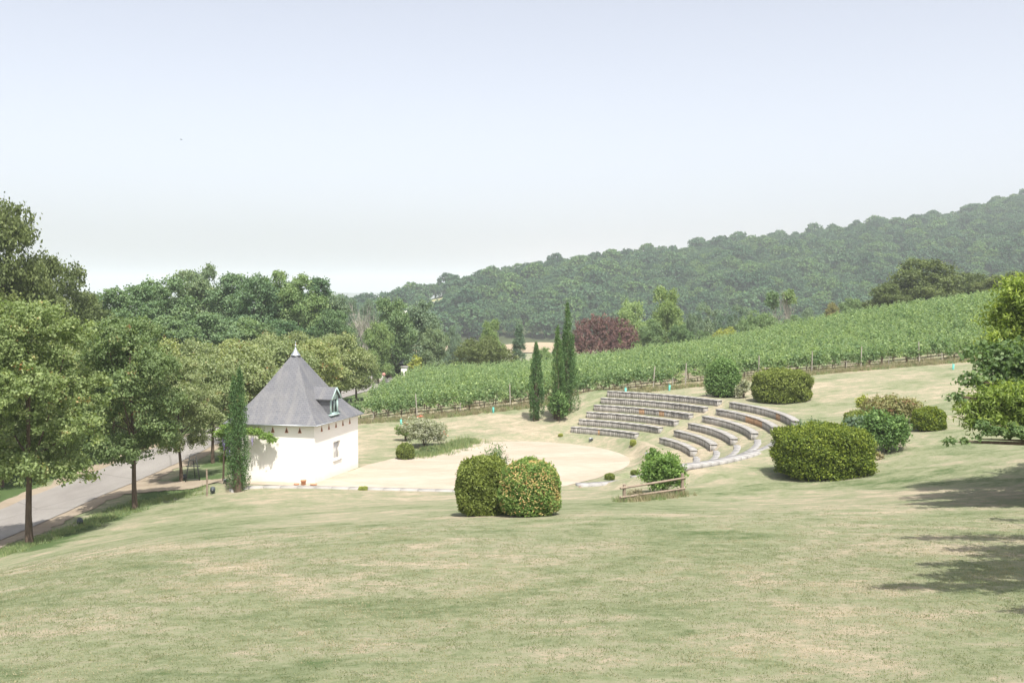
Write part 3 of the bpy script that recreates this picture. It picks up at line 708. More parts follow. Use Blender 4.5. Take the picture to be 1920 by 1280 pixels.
# pigeon holes
def pigeon(o, d, nn, u, z, w=.16, h=.25):
    m_ = MB()
    def tri(u_, w_, z0, h_, n0, n1, mi):
        V = [H3(o + d * (u_ - w_ / 2) + nn * n, z0) for n in (n0, n1)] + [H3(o + d * (u_ + w_ / 2) + nn * n, z0) for n in (n0, n1)] + [H3(o + d * u_ + nn * n, z0 + h_) for n in (n0, n1)]
        m_.add(V, [(0, 1, 3, 2), (2, 3, 5, 4), (4, 5, 1, 0)], .5, mi); m_.add(V, [(1, 5, 3), (0, 2, 4)], .5, mi)
    tri(u, w + .06, z - .025, h + .08, .002, .018, 0); tri(u, w, z, h, .001, .022, 1)
    obj('pigeon_hole', m_.mesh('pigeon_hole', [M_terra, M_hole]), wall)
def u_at(o, d, px):
    k = (px - 960) / F; return (k * o[1] - o[0]) / (d[0] - k * d[1])
for px in (601, 614.6, 628, 641, 654): pigeon(HB, BC, nr, u_at(HB, BC, px), 2.80)
for px in (482, 509, 535, 560): pigeon(HB, BA, nf, u_at(HB, BA, px), 2.80)
# roof
OV = .27
def off(P, k): return P
EA, EB, EC, ED = [cen + (P - cen) * (1 + OV * 1.414 / np.linalg.norm(P - cen)) for P in (HA, HB, HC, HD)]
LV = [(1.0, 3.27), (.80, 3.80), (.62, 4.42), (.47, 5.04), (.25, 6.05), (.035, 7.05)]
Q = []
for p, q in ((EA, EB), (EB, EC), (EC, ED), (ED, EA)):
    d = unit(q - p); mid = (p + q) / 2; v = 0; pr = None
    for i in range(len(LV) - 1):
        (r0, z0), (r1, z1) = LV[i], LV[i + 1]
        pts = [cen + (p - cen) * r0, cen + (q - cen) * r0, cen + (q - cen) * r1, cen + (p - cen) * r1]
        hd = np.linalg.norm((mid - cen)) * (r0 - r1); dv = math.hypot(hd, z1 - z0)
        us = [float(np.dot(w - p, d)) for w in pts]; vs = [v, v, v + dv, v + dv]
        Q.append(([H3(w, z) for w, z in zip(pts, (z0, z0, z1, z1))], list(zip(us, vs)))); v += dv
Q.append(([H3(w, 3.262) for w in (ED, EC, EB, EA)], [(0, 0)] * 4))
roof = obj('roof', uvmesh('roof', Q, M_slate), house)
mb = MB()
for p, q in ((EA, EB), (EB, EC), (EC, ED), (ED, EA)):
    a, b = p, q; mb.beam(H3(a, 3.235), H3(b, 3.235), .07, .05)
obj('gutter', mb.mesh('gutter', M_zinc), roof)
mb = MB(); mb.lathe([(.30, 6.94), (.18, 7.08), (.09, 7.24), (.045, 7.36), (.025, 7.40), (.03, 7.46), (.06, 7.50), (.03, 7.54), (.014, 7.57), (.009, 7.76), (.0, 7.77)], seg=16)
fin = obj('finial', mb.mesh('finial', M_zinc, True), roof)
# patch of lighter repair slates
def roof_pt(o, d, e0, e1, u, r, lift=.02):
    pass
# dormer
UC = u_at(HB, BC, 624); 
def D3(u, n, z): return H3(HB + BC * (UC + u) + nr * n, z)
dm = obj('dormer', None, roof) if False else None
mb = MB(); hw = .47
V = [D3(-hw, .02, 3.42), D3(-hw, .02, 4.58), D3(-hw, -1.0, 4.58)]
qs = [([D3(s * hw, .02, 3.42), D3(s * hw, .02, 4.6), D3(s * hw, -1.05, 4.6), D3(s * hw, -.6, 4.0)], [(0, 0), (0, 1.15), (1, 1.15), (.6, .5)]) for s in (-1, 1)]
# gable roof slopes with thickness
for s in (-1, 1):
    a = [D3(s * .62, .2, 4.50), D3(s * .62, -1.0, 4.50), D3(0, -1.55, 5.16), D3(0, .2, 5.16)]
    b = [D3(s * .62, .2, 4.45), D3(s * .62, -1.0, 4.45), D3(0, -1.55, 5.10), D3(0, .2, 5.10)]
    qs.append((a, [(0, 0), (1.2, 0), (1.75, .9), (0, .9)])); qs.append((b, [(0, 0)] * 4)); qs.append(([a[0], a[3], b[3], b[0]], [(0, 0)] * 4)); qs.append(([a[0], a[1], b[1], b[0]], [(0, 0)] * 4))
dorm = obj('dormer', uvmesh('dormer', qs, M_slate), house)
mb = MB()
def db(u0, u1, n0, n1, z0, z1, mi=0):
    V = [D3(u, n, z) for z in (z0, z1) for u, n in ((u0, n0), (u1, n0), (u1, n1), (u0, n1))]
    mb.add(V, [(0, 3, 2, 1), (4, 5, 6, 7), (0, 1, 5, 4), (1, 2, 6, 5), (2, 3, 7, 6), (3, 0, 4, 7)], .5, mi)
db(-.47, -.33, .0, .06, 3.62, 4.58); db(.33, .47, .0, .06, 3.62, 4.58); db(-.33, .33, .0, .06, 4.46, 4.58); db(-.33, .33, .0, .06, 3.62, 3.70)
db(-.03, .03, .0, .045, 3.70, 4.46); db(-.55, .55, -.04, .14, 3.54, 3.615)
V = [D3(-.5, .055, 4.585), D3(.5, .055, 4.585), D3(0, .055, 5.08), D3(-.5, 0, 4.585), D3(.5, 0, 4.585), D3(0, 0, 5.08)]
mb.add(V, [(0, 1, 2), (3, 5, 4)])
for s in (-1, 1): mb.beam(D3(s * .60, .215, 4.46), D3(0, .215, 5.12), .03, .09)
dw = obj('dormer_window', mb.mesh('dormer_window', M_teal), dorm) if False else obj('window', mb.mesh('dormer_window', M_teal), dorm)
mb = MB(); db(-.33, .33, -.03, .015, 3.70, 4.46); pn = obj('pane', mb.mesh('pane', M_dark_glass), dorm)

# ---------------------------------------------------------------- theatre seats
def arc_boxes(m_, Ra, Rb, a0, a1, z0, z1, step, gap, rng, tonef, jz=0.0):
    L = math.radians(a1 - a0) * Ra; n = max(1, int(round(L / step)))
    for i in range(n):
        t0 = math.radians(a0) + (i + gap / step * .5) * L / n / Ra; t1 = math.radians(a0) + (i + 1 - gap / step * .5) * L / n / Ra
        k = max(1, int((t1 - t0) * Ra / .35)); dz = rng.normal() * jz; dr = rng.normal() * jz * .6; tone = tonef(i, n)
        V = []
        for j in range(k + 1):
            t = t0 + (t1 - t0) * j / k
            for R_, z in ((Ra + dr, z0), (Rb + dr, z0), (Rb + dr, z1 + dz), (Ra + dr, z1 + dz)): V.append((ACX + R_ * math.cos(t), ACY + R_ * math.sin(t), z))
        Fq = [(j * 4 + q, j * 4 + (q + 1) % 4, j * 4 + 4 + (q + 1) % 4, j * 4 + 4 + q) for j in range(k) for q in range(4)]
        Fq += [(0, 3, 2, 1), (4 * k, 4 * k + 1, 4 * k + 2, 4 * k + 3)]; Fq = [f[::-1] for f in Fq]
        m_.add(V, Fq, tone)
rng = np.random.default_rng(41)
LA0 = [39.5, 34.0, 32.6, 31.8, 31.0, 30.6]; LA1 = [67.3, 66.4, 65.6, 65, 64.5, 64.2]; RA0 = [-2, -3.3, -5, -6.6, -7.6, -8.2]
ordn = ['lowest', 'second lowest', 'third', 'fourth', 'fifth', 'topmost']
orange = {('L', 0): [(.40, .43)], ('L', 3): [(.44, .50), (.66, .71)], ('L', 1): [], ('R', 4): [(.40, .70)], ('R', 5): [(.60, .69)]}
for i in range(6):
    R_ = R1 + DR * i; z = Z1 + DZ * i
    for side in 'LR':
        a0, a1 = (LA0[i], LA1[i]) if side == 'L' else (RA0[i], 26.4)
        lab = (ordn[i] + (' row' if i in (0, 1, 5) else ' row up') + (' of the gently curved timber benches left of the grassy aisle' if side == 'L' else ' of the strongly curved timber benches right of the grassy aisle'))
        cx_, cy_ = ACX + R_ * math.cos(math.radians((a0 + a1) / 2)), ACY + R_ * math.sin(math.radians((a0 + a1) / 2))
        b = thing('terrace_bench', lab, 'bench', (cx_, cy_, z), 0, 'curved bench rows of the open air theatre')
        og = orange.get((side, i), [])
        def tone(k, n, og=og):
            f = 1 - (k + .5) / n
            if any(p <= f <= q for p, q in og): return rng.uniform(.88, 1)
            return float(np.clip(rng.normal(.42, .17), .02, .76))
        m1, m2, m3 = MB(), MB(), MB()
        arc_boxes(m1, R_, R_ + .07, a0, a1, z - .15, z + .395, .165, .014, rng, tone, .006)
        arc_boxes(m2, R_ - .03, R_ + .46, a0 - .1, a1 + .1, z + .40, z + .445, .62, .012, rng, lambda k, n: rng.uniform(.35, 1), .004)
        arc_boxes(m3, R_ + .08, R_ + .44, a0 + .1, a1 - .1, z - .15, z + .395, 50, 0, rng, lambda k, n: .5)
        for nm, m_, mt in (('plank_facing', m1, M_planks), ('seat_top', m2, M_slab), ('stone_base', m3, M_slab)):
            m_.v = [v - np.array((cx_, cy_, z)) for v in m_.v]; obj(nm, m_.mesh(nm, mt), b)
SE = [-80, -75, -64, -62, -60, -34]
for i in range(6):
    R_ = R1 + DR * i + .1; z = Z1 + DZ * i
    m_ = MB(); arc_boxes(m_, R_, R_ + .64, SE[i], RA0[i] - 3.6, z - .10, z + .175, .6, .012, rng, lambda k, n: rng.uniform(.35, 1), .006)
    o = obj('paved_strip', m_.mesh('paved_strip', M_slabp))
    tag(o, 'curved pale slab strip continuing the ' + ordn[i] + ' bench row down towards the lawn', 'stone strip', 'curved pale slab strips beside the benches')
for i in (0, 1):
    st_ = [q for q in bpy.data.objects if q.name.startswith('paved_strip')][i]; t_ = math.radians(SE[i]); R_ = R1 + DR * i + .74; z = Z1 + DZ * i + .17
    ex, ey = ACX + R_ * math.cos(t_) - .04, ACY + R_ * math.sin(t_) - .04; m_ = MB()
    V = [(ex + a, ey - b - .25 * a, z + c) for b in (0, .06) for a, c in ((0, 0), (0, -.5), (.55, -.5), (.1, 0))]
    m_.add(V, [(0, 1, 2, 3), (7, 6, 5, 4), (0, 4, 5, 1), (1, 5, 6, 2), (2, 6, 7, 3), (3, 7, 4, 0)]); obj('end_board', m_.mesh('end_board', M_wood_grey), st_)
# kerb
mb = MB(); KP = np.array([(-15.2, 53.3), (-14.3, 54.05), (-11, 53.75), (-7, 53.25), (-2.8, 52.7), (0, 52.5), (2.55, 52.55)])
dk = np.concatenate([[0], np.cumsum(np.linalg.norm(np.diff(KP, axis=0), axis=1))]); m = int(dk[-1] / .95)
for i in range(m):
    s0, s1 = (i + .012) / m * dk[-1], (i + .988) / m * dk[-1]
    a = np.array([np.interp(s0, dk, KP[:, k]) for k in (0, 1)]); b = np.array([np.interp(s1, dk, KP[:, k]) for k in (0, 1)])
    zt_ = (tz(*a) + tz(*b)) / 2 + .075
    mb.beam((a[0], a[1], zt_ - .2), (b[0], b[1], zt_ - .2), .46, .4, float(rng.uniform(.4, 1)))
tag(obj('stone_kerb', mb.mesh('stone_kerb', M_slab)), 'long low kerb of pale stone slabs between sandy floor and lawn', 'kerb')

# ---------------------------------------------------------------- tree sources
PR = {}
def proto(key, H, R, z0, n, leaf, mat, nl, shape='round', seed=1, r0=.16, clump=.5, bark=M_bark, lobes=None, lr=(.38, .55), fork=.33, limbs=7, **kw):
    rng = np.random.default_rng(seed); L = lobes or lobe_set(R, z0, H, nl, rng, shape, lr)
    mb = MB(); crown(mb, L, n, leaf, rng, clump, **kw); cm = mb.mesh(key + '_crown', mat)
    mb = MB(); limb_tree(mb, H, r0, L, rng, fork, n_limb=limbs); PR[key] = (mb.mesh(key + '_trunk', bark, True), cm, H, R, mat)
for k in range(3): proto('avenue%d' % k, 9.5, 3.0, 1.9, 46000, .125, M_oak, 17, 'egg', 50 + k, .125, .27, per=34, aspect=.75, accent=.004, lr=(.30, .44))
for k in range(3): proto('small%d' % k, 7.0, 2.7, 1.2, 15000, .18, M_oak2, 13, 'egg', 60 + k, .13, .42, per=16, aspect=.75, accent=.01, lr=(.32, .46))
for k in range(4): proto('wood%d' % k, 17, 5.2, .5, 19000, .36, M_wood, 24, 'egg', 70 + k, .3, .62, per=16, aspect=.7, lr=(.22, .38), nw=1.6)
for k in range(2): proto('oak%d' % k, 18, 7.5, 1.0, 34000, .34, M_dark, 30, 'egg', 80 + k, .45, .75, per=20, aspect=.7, lr=(.22, .36), nw=1.5)
for k in range(4): proto('mid%d' % k, 11, 4.4, .3, 17000, .29, M_mid, 16, 'egg', 90 + k, .22, .6, per=16, aspect=.7, lr=(.25, .40), nw=1.5)
proto('wide', 9, 6.5, 0, 14000, .36, M_mid, 18, 'round', 99, .25, .6, per=16, lr=(.28, .42))
proto('poplar', 13, 2.0, .5, 6000, .34, M_grey, 12, 'egg', 101, .15, .5, per=12, lr=(.4, .6))
proto('conifer', 12, 2.6, .3, 9000, .34, M_conif, 16, 'cone', 102, .16, .45, per=14, aspect=.3, lr=(.3, .45), droop=.3)
proto('darkcon', 10, 1.8, .3, 6000, .34, M_conif, 12, 'egg', 103, .16, .4, per=14, aspect=.35, lr=(.35, .5))
L = [(-4.5, 0, 4.6, 2.4, 2.4, 2.3), (-5.6, 0, 3.0, 1.8, 1.8, 1.8), (-2, .5, 5.2, 2.7, 2.6, 2.2), (.8, 0, 5.3, 2.7, 2.6, 2.1), (3.3, 0, 4.9, 2.6, 2.4, 2.0), (5.3, 0, 4.0, 2.0, 2, 2.2), (0, -1, 3, 3.4, 2.5, 2.4), (-3, -1.2, 2.6, 2.8, 2.2, 2.2), (3.4, -1, 2.6, 2.8, 2.2, 2.2), (5.4, 0, 2.0, 1.6, 1.6, 1.6)]
proto('beech', 7.4, 7.2, 0, 20000, .27, M_beech, 0, lobes=L, seed=104, clump=.45, per=18, tone_sd=.25)
# bare tree
def bare_mesh(rng, H, n=9, spread=.34):
    mb = MB(); 
    def br(p, d, L, r, lv):
        q = [p]; dd = d
        for i in range(4): dd = (dd + Vector(rng.normal(0, .10, 3)) + Vector((0, 0, .05))).normalized(); q.append(q[-1] + dd * L / 4)
        mb.tube(q, [r * (1 - .2 * i) for i in range(5)], 5, .5, cap=False)
        if lv < 3:
            for j in range(rng.integers(4, 7)):
                t = rng.uniform(.3, 1); s = q[min(4, int(t * 4))]; nd = (dd + Vector(rng.normal(0, spread, 3)) + Vector((0, 0, .15))).normalized(); br(s, nd, L * rng.uniform(.4, .62), r * .5, lv + 1)
    for _ in range(2): br(Vector((rng.normal() * .3, 0, -.3)), Vector((rng.normal() * .1, rng.normal() * .08, 1)).normalized(), H * .62, .14, 0)
    return mb.mesh('bare_branches', M_barkl)
BARE = [bare_mesh(np.random.default_rng(110 + k), 12) for k in range(3)]

def put_tree(key, name, label, cat, x, y, H, W, group=None, rz=None, mat=None, z=None, rng=np.random.default_rng(77)):
    tm, cm, h, r, m0 = PR[key]; s = W / (2 * r)
    z = tz(x, y) if z is None else z
    t = thing(name, label, cat, (x, y, z - .05), rng.uniform(0, 6.28) if rz is None else rz, group, (s, s, H / h))
    obj('trunk', tm, t); c = obj('crown', cm, t)
    if mat: c.material_slots[0].link = 'OBJECT'; c.material_slots[0].material = mat
    return t
def tree_px(key, name, label, cat, px, ytop, Y, wpx, group=None, mat=None, rz=None):
    x, _, z = gx(px, Y); H = at(px, ytop, Y)[2] - z
    return put_tree(key, name, label, cat, x, Y, H, wpx / F * Y, group, rz, mat)

# avenue, lawn side of the drive
g1 = gp(55, 1020); g2 = gp(253, 955); g3 = gp(340, 903); g4 = gp(399, 868)
print('avenue', g1, g2, g3, g4)
def top_h(g, ytop): return at(500, ytop, g[1])[2] - g[2]
ag = 'young oaks lining the lawn side of the drive'
put_tree('avenue0', 'oak_tree', 'nearest roadside oak at the left edge of the picture', 'tree', g1[0], g1[1], top_h(g1, 552), 6.6, ag, .4)
put_tree('avenue1', 'oak_tree', 'roadside oak with full round crown and reddish leaf tufts before the path mouth', 'tree', g2[0], g2[1], top_h(g2, 578), 5.9, ag, 2.2)
put_tree('avenue2', 'oak_tree', 'smaller roadside oak standing next to the dark wooden easel', 'tree', g3[0], g3[1], top_h(g3, 662), 4.6, ag, 4.0, M_oak2)
put_tree('small0', 'oak_tree', 'pale roadside oak between the easel and the columnar cypress', 'tree', g4[0], g4[1], top_h(g4, 660), 4.6, ag, 1.0)
for k, yy_ in enumerate((73.5, 81.5, 90, 98)):
    x = road_c(yy_) + 4.9
    put_tree('small%d' % ((k + 1) % 3), 'oak_tree', 'pale green roadside oak partly hidden behind the pavilion roof', 'tree', x, yy_, 7.6 - .12 * k, 5.6, 'pale oaks behind the pavilion roof')
g = gp(668, 752); put_tree('small2', 'oak_tree', 'slim pale oak with thin bare trunk beside the far bend of the drive', 'tree', g[0], g[1], top_h(g, 652), 4.9, None, 2.)
# avenue, far side of the drive
for k, yy_ in enumerate((51, 58.5, 66, 73.5, 81, 89, 97, 105, 113, 121)):
    x = road_c(yy_) - 5.0 - .2 * (k % 2)
    if k < 4: lab = ['far verge oak with trunk left of the nearest oak trunk', 'far verge oak with trunk just right of the nearest oak trunk', 'far verge oak, third trunk from the left over the grass strip', 'far verge oak, fourth trunk from the left over the grass strip'][k]; gr = 'oaks along the far verge of the drive'
    else: lab = 'pale olive oak in the row beyond the drive, left of the pavilion roof'; gr = 'pale olive oaks beyond the bend of the drive'
    put_tree('small%d' % (k % 3) if k > 1 else 'avenue2', 'oak_tree', lab, 'tree', x, yy_, (8.6, 8.6, 8.2, 8.0, 7.8, 7.6, 7.6, 7.5, 7.4, 7.2)[k], (6.2, 6.2, 6, 6, 6, 6.2, 6.2, 6, 6, 6)[k], gr, None, M_oak2)
# big dark oaks at the left edge
tree_px('oak0', 'oak_tree', 'tallest dark oak filling the left edge of the picture', 'tree', 5, 372, 76, 215, None, None, 1.0)
tree_px('oak1', 'oak_tree', 'broad dark oak stepping down right of the tallest oak', 'tree', 92, 478, 88, 190, None, None, 2.5)
tree_px('oak1', 'oak_tree', 'dark oak low behind the roadside oaks at the left edge', 'tree', -70, 470, 66, 230, None, None, 5)
tree_px('wood1', 'oak_tree', 'dark green tree tucked under the right flank of the broad dark oak', 'tree', 165, 545, 96, 120, None, M_dark)
# hedge behind far row
rng = np.random.default_rng(120); mb = MB(); L = []
for yy_ in np.arange(44, 118, 2.2):
    x = road_c(yy_) - 8.2 + rng.normal() * .4; L.append((x, yy_, tz(x, yy_) + rng.uniform(.9, 1.6), 1.7, 1.8, rng.uniform(1.6, 2.4)))
crown(mb, L, 26000, .26, rng, .5, 16, .7, (.6, 1.05), .16)
tag(obj('hedgerow', mb.mesh('hedgerow', M_dark)), 'dark dense hedgerow running behind the oaks of the far verge', 'hedge')

# wood beyond the drive
WD = [(205, 538, 118, 120), (262, 533, 128, 115), (310, 512, 134, 120), (352, 503, 140, 105), (388, 493, 150, 80), (432, 512, 140, 110), (478, 508, 134, 105), (522, 504, 146, 90), (560, 512, 138, 95), (598, 520, 145, 85), (630, 548, 142, 60),
      (225, 596, 106, 120), (318, 590, 112, 120), (395, 585, 118, 115), (462, 592, 122, 105), (533, 598, 124, 95), (585, 610, 128, 70)]
for k, (px, yt, Y_, w) in enumerate(WD):
    back = k < 11
    pale = k in (3, 4, 10)
    lab = {4: 'thin pale tree crown poking highest out of the wood', 10: 'pale crown at the right end of the wood skyline', 0: 'green crown at the left end of the wood skyline'}.get(k, 'dark green tree of the unbroken wood skyline beyond the drive' if back else 'broadleaved tree in the front rank of the wood behind the pale oaks')
    gr = ('trees of the wood skyline' if back else 'front rank trees of the wood') if k not in (0, 4, 10) else None
    tree_px('wood%d' % (k % 4), 'broadleaved_tree', lab, 'tree', px, yt, Y_, w * 1.12, gr, (M_grey if pale else (M_mid if k in (0, 1, 2, 11, 12) else M_wood)))
# meadow trees in the middle distance
T_ = [
 ('mid0', M_mid, 624, 578, 128, 82, 'round bright green tree at the right foot of the wood', 'broadleaved_tree'),
 ('mid1', M_mid, 732, 556, 140, 92, 'tall dark green tree above the gate of the drive', 'broadleaved_tree'),
 ('mid2', M_mid, 708, 600, 128, 60, 'low green crown left below the tall tree by the gate', 'broadleaved_tree'),
 ('mid3', M_grey, 790, 562, 150, 100, 'dull green tree right of the tall tree by the gate', 'broadleaved_tree'),
 ('mid2', M_grey, 812, 612, 142, 60, 'fading grey green tree between gate tree and dark spreading tree', 'broadleaved_tree'),
 ('wide', M_dark, 905, 632, 140, 118, 'low dark spreading tree at the top of the vineyard', 'broadleaved_tree'),
 ('mid1', M_mid, 921, 597, 148, 50, 'rounded green crown rising behind the dark spreading tree', 'broadleaved_tree'),
 ('conifer', M_conif, 973, 604, 142, 40, 'slim grey green conifer left of the single cypress', 'conifer'),
 ('mid3', M_pale, 1020, 650, 140, 50, 'low pale bush tree between the single cypress and the cypress pair', 'broadleaved_tree'),
 ('mid0', M_pale, 1183, 562, 176, 76, 'pale green tree behind the right end of the copper beech', 'broadleaved_tree'),
 ('mid1', M_mid, 1249, 535, 152, 74, 'tallest green tree right of the copper beech', 'broadleaved_tree'),
 ('mid3', M_mid, 1222, 598, 146, 62, 'green lower crown at the left foot of the tallest green tree', 'broadleaved_tree'),
 ('mid2', M_mid, 1277, 605, 146, 52, 'green lower crown at the right foot of the tallest green tree', 'broadleaved_tree'),
 ('mid0', M_grey, 1296, 585, 165, 34, 'thin grey green tree just right of the tallest green tree', 'broadleaved_tree'),
 ('mid1', M_mid, 1319, 618, 150, 40, 'low green bush tree left of the yellowish shrub', 'broadleaved_tree'),
 ('wide', M_yel, 1363, 614, 148, 62, 'yellowish green shrub at the crest of the vineyard', 'shrub'),
 ('wide', M_mid, 1425, 584, 150, 86, 'dark green rounded tree below the bare trunks', 'broadleaved_tree'),
 ('mid3', M_mid, 1488, 590, 152, 48, 'ivy clad green tree among the bare trunks', 'broadleaved_tree'),
 ('mid0', M_brown, 1560, 566, 160, 38, 'brownish tree left of the big dark oak', 'broadleaved_tree'),
 ('mid2', M_mid, 1598, 556, 165, 56, 'small green tree at the left foot of the big dark oak', 'broadleaved_tree'),
 ('mid0', M_dark, 1664, 530, 148, 90, 'lower dark crown in front of the big dark oak', 'oak_tree'),
 ('mid1', M_dark, 1733, 483, 160, 158, 'big dark rounded oak on the crest above the vineyard', 'oak_tree'),
 ('mid2', M_dark, 1812, 508, 170, 110, 'dark oak continuing right of the big rounded oak', 'oak_tree'),
 ('mid3', M_dark, 1862, 515, 160, 80, 'dark tree behind the top of the bright long leaved tree', 'oak_tree'),
 ('mid0', M_dark, 1920, 506, 175, 110, 'dark oak cut by the right picture edge above the vineyard', 'oak_tree')]
for key, mt, px, yt, Y_, w, lab, nm in T_:
    tree_px(key, nm, lab, 'conifer' if nm == 'conifer' else ('shrub' if nm == 'shrub' else 'tree'), px, yt, Y_, w, None, mt)
x, _, z = gx(1133, 140); t = thing('copper_beech', 'broad dark purple copper beech behind the vineyard', 'tree', (x, 140, z), 0, None, None)
H = at(1133, 592, 140)[2] - z; t.scale = (125 / F * 140 / 14.2, 125 / F * 140 / 14.2 * .8, H / 7.2); obj('trunk', PR['beech'][0], t); obj('crown', PR['beech'][1], t)
for k, px in enumerate((1310, 1326, 1342, 1377, 1391, 1404)):
    tree_px('poplar', 'poplar_tree', 'slim grey green poplar in the row below the forest hill', 'tree', px, 566 + (k % 3) * 5, 205 + k * 2, 26, 'poplars below the forest hill', M_grey)
for k, px in enumerate((1350, 1366)):
    tree_px('darkcon', 'conifer', ('left' if k == 0 else 'right') + ' one of two small dark conifers before the poplar row', 'conifer', px, 581, 185, 20, 'pair of small dark conifers', M_conif)
# trees at the foot of the far hill behind the gate
for k, (px, yt, Y_, w) in enumerate([(655, 556, 235, 45), (690, 560, 260, 50), (745, 552, 250, 40), (850, 610, 230, 40), (1455, 600, 200, 40), (1515, 575, 210, 46), (1545, 590, 200, 34), (1050, 640, 190, 50), (672, 600, 190, 50), (872, 640, 175, 30)]):
    tree_px('mid%d' % (k % 4), 'broadleaved_tree', 'hazy grey green tree in the valley before the forest hill', 'tree', px, yt, Y_, w, 'hazy trees in the valley', M_grey)
bt = [(678, 553, 170, 'bare pale dead tree left of the tall tree by the gate', 0, 1.0), (694, 560, 176, 'second bare pale tree close to the gate tree', 1, .9), (1448, 538, 158, 'left bare trunked tree topped by a green tuft', 2, .6), (1478, 534, 158, 'right bare trunked tree topped by a green tuft', 0, .6)]
for k, (px, yt, Y_, lab, bi, w) in enumerate(bt):
    x, _, z = gx(px, Y_); H = at(px, yt, Y_)[2] - z
    t = thing('bare_tree', lab, 'tree', (x, Y_, z), k * 1.7, 'bare pale trees', (w, w, H / 11.5)); obj('trunk', BARE[bi], t)
    if k > 1:
        mb = MB(); crown(mb, [(0, 0, 9.6, 1.7, 1.7, 1.1), (.9, .3, 8.8, 1.1, 1.1, .8), (-.9, 0, 8.4, 1., 1., .8)], 1600, .36, np.random.default_rng(k), .5, 12, .7)
        obj('crown', mb.mesh('tuft_crown', M_mid), t)

# cypresses
def cypress_mesh(rng, H, R, n, leaf, spires=((0, 0, 1.0),), mat=M_cyp, split=.0):
    mb = MB(); per = 26; nc = n // per; P = []; T = []; U = []
    sp_ = [spires[i] for i in rng.choice(len(spires), nc, p=np.array([s[2] for s in spires]) / sum(s[2] for s in spires))]
    for sx, sy, hs in sp_:
        t = rng.uniform(.015, 1) ** .85; a = rng.uniform(0, 6.283)
        prof = (min(1, t / .12) ** .6 * .3 + .7) * (1 - max(0, (t - .35) / .65) ** 1.5) ** .9 if t < 1 else 0
        prof *= 1 + .13 * math.sin(a * 3 + t * 9) + .1 * math.sin(t * 23 + a)
        r = R * max(.05, prof) * (rng.uniform(.72, 1.03) if rng.random() < .8 else rng.uniform(.2, .8)) * (.74 if len(spires) > 1 else 1)
        c = np.array([sx * R + r * math.cos(a), sy * R + r * math.sin(a), t * H * hs]); k = per
        ct = np.clip(rng.normal(.42, .2), 0, .9)
        P.append(c + rng.normal(size=(k, 3)) * np.array([.06, .06, .17]) * (H / 6) ** .5); T.append(np.clip(ct + rng.normal(0, .1, k), 0, .95)); U.append(np.repeat([[math.cos(a) * .5, math.sin(a) * .5, 1.3]], k, 0))
    P, T, U = np.concatenate(P), np.concatenate(T), np.concatenate(U)
    mb.quads(leaves(P, leaf, rng, .42, unit(U * [1, 1, .2]), .8, axis=U, axw=1.3), T)
    core = MB(); 
    return mb.mesh('cypress_crown', mat)
def cypress(lab, px, py, ytop, w, seed, spires=((0, 0, 1.0),), leaf=.13, n=9000, Yf=None):
    rng = np.random.default_rng(seed); g = gp(px, py) if Yf is None else gx(px, Yf); H = at(px, ytop, g[1])[2] - g[2]; R = w / F * g[1] / 2
    t = thing('cypress', lab, 'cypress', g); m = cypress_mesh(rng, H - .04, R, n, leaf, spires); c = obj('crown', m, t, (0, 0, .04))
    mb = MB(); mb.tube([(0, 0, -.2), (0, 0, H * .85)], [min(.3, R * .5), .03], 8); mb.tube([(0, 0, -.2), (0, 0, .5)], [R * .32, R * .28], 8); obj('trunk', mb.mesh('cypress_trunk', M_bark), t); return t
cypress('bright green columnar cypress at the left corner of the pavilion', 446, 921, 698, 44, 201, ((-.25, 0, .93), (.28, 0, 1.0), (.1, .2, .7)), .10, 17000)
cypress('single slim cypress standing alone left of the cypress pair', 1005, 788, 646, 27, 202, n=8000)
cypress('tallest cypress, right one of the pair left of the benches', 1064, 797, 574, 36, 203, ((0, 0, 1.0), (.5, 0, .72), (-.2, 0, .8)), n=13000, Yf=77.0)
cypress('shorter cypress, left one of the pair left of the benches', 1045, 797, 618, 28, 204, ((0, 0, 1.0), (.35, 0, .85)), n=9500, Yf=76.4)

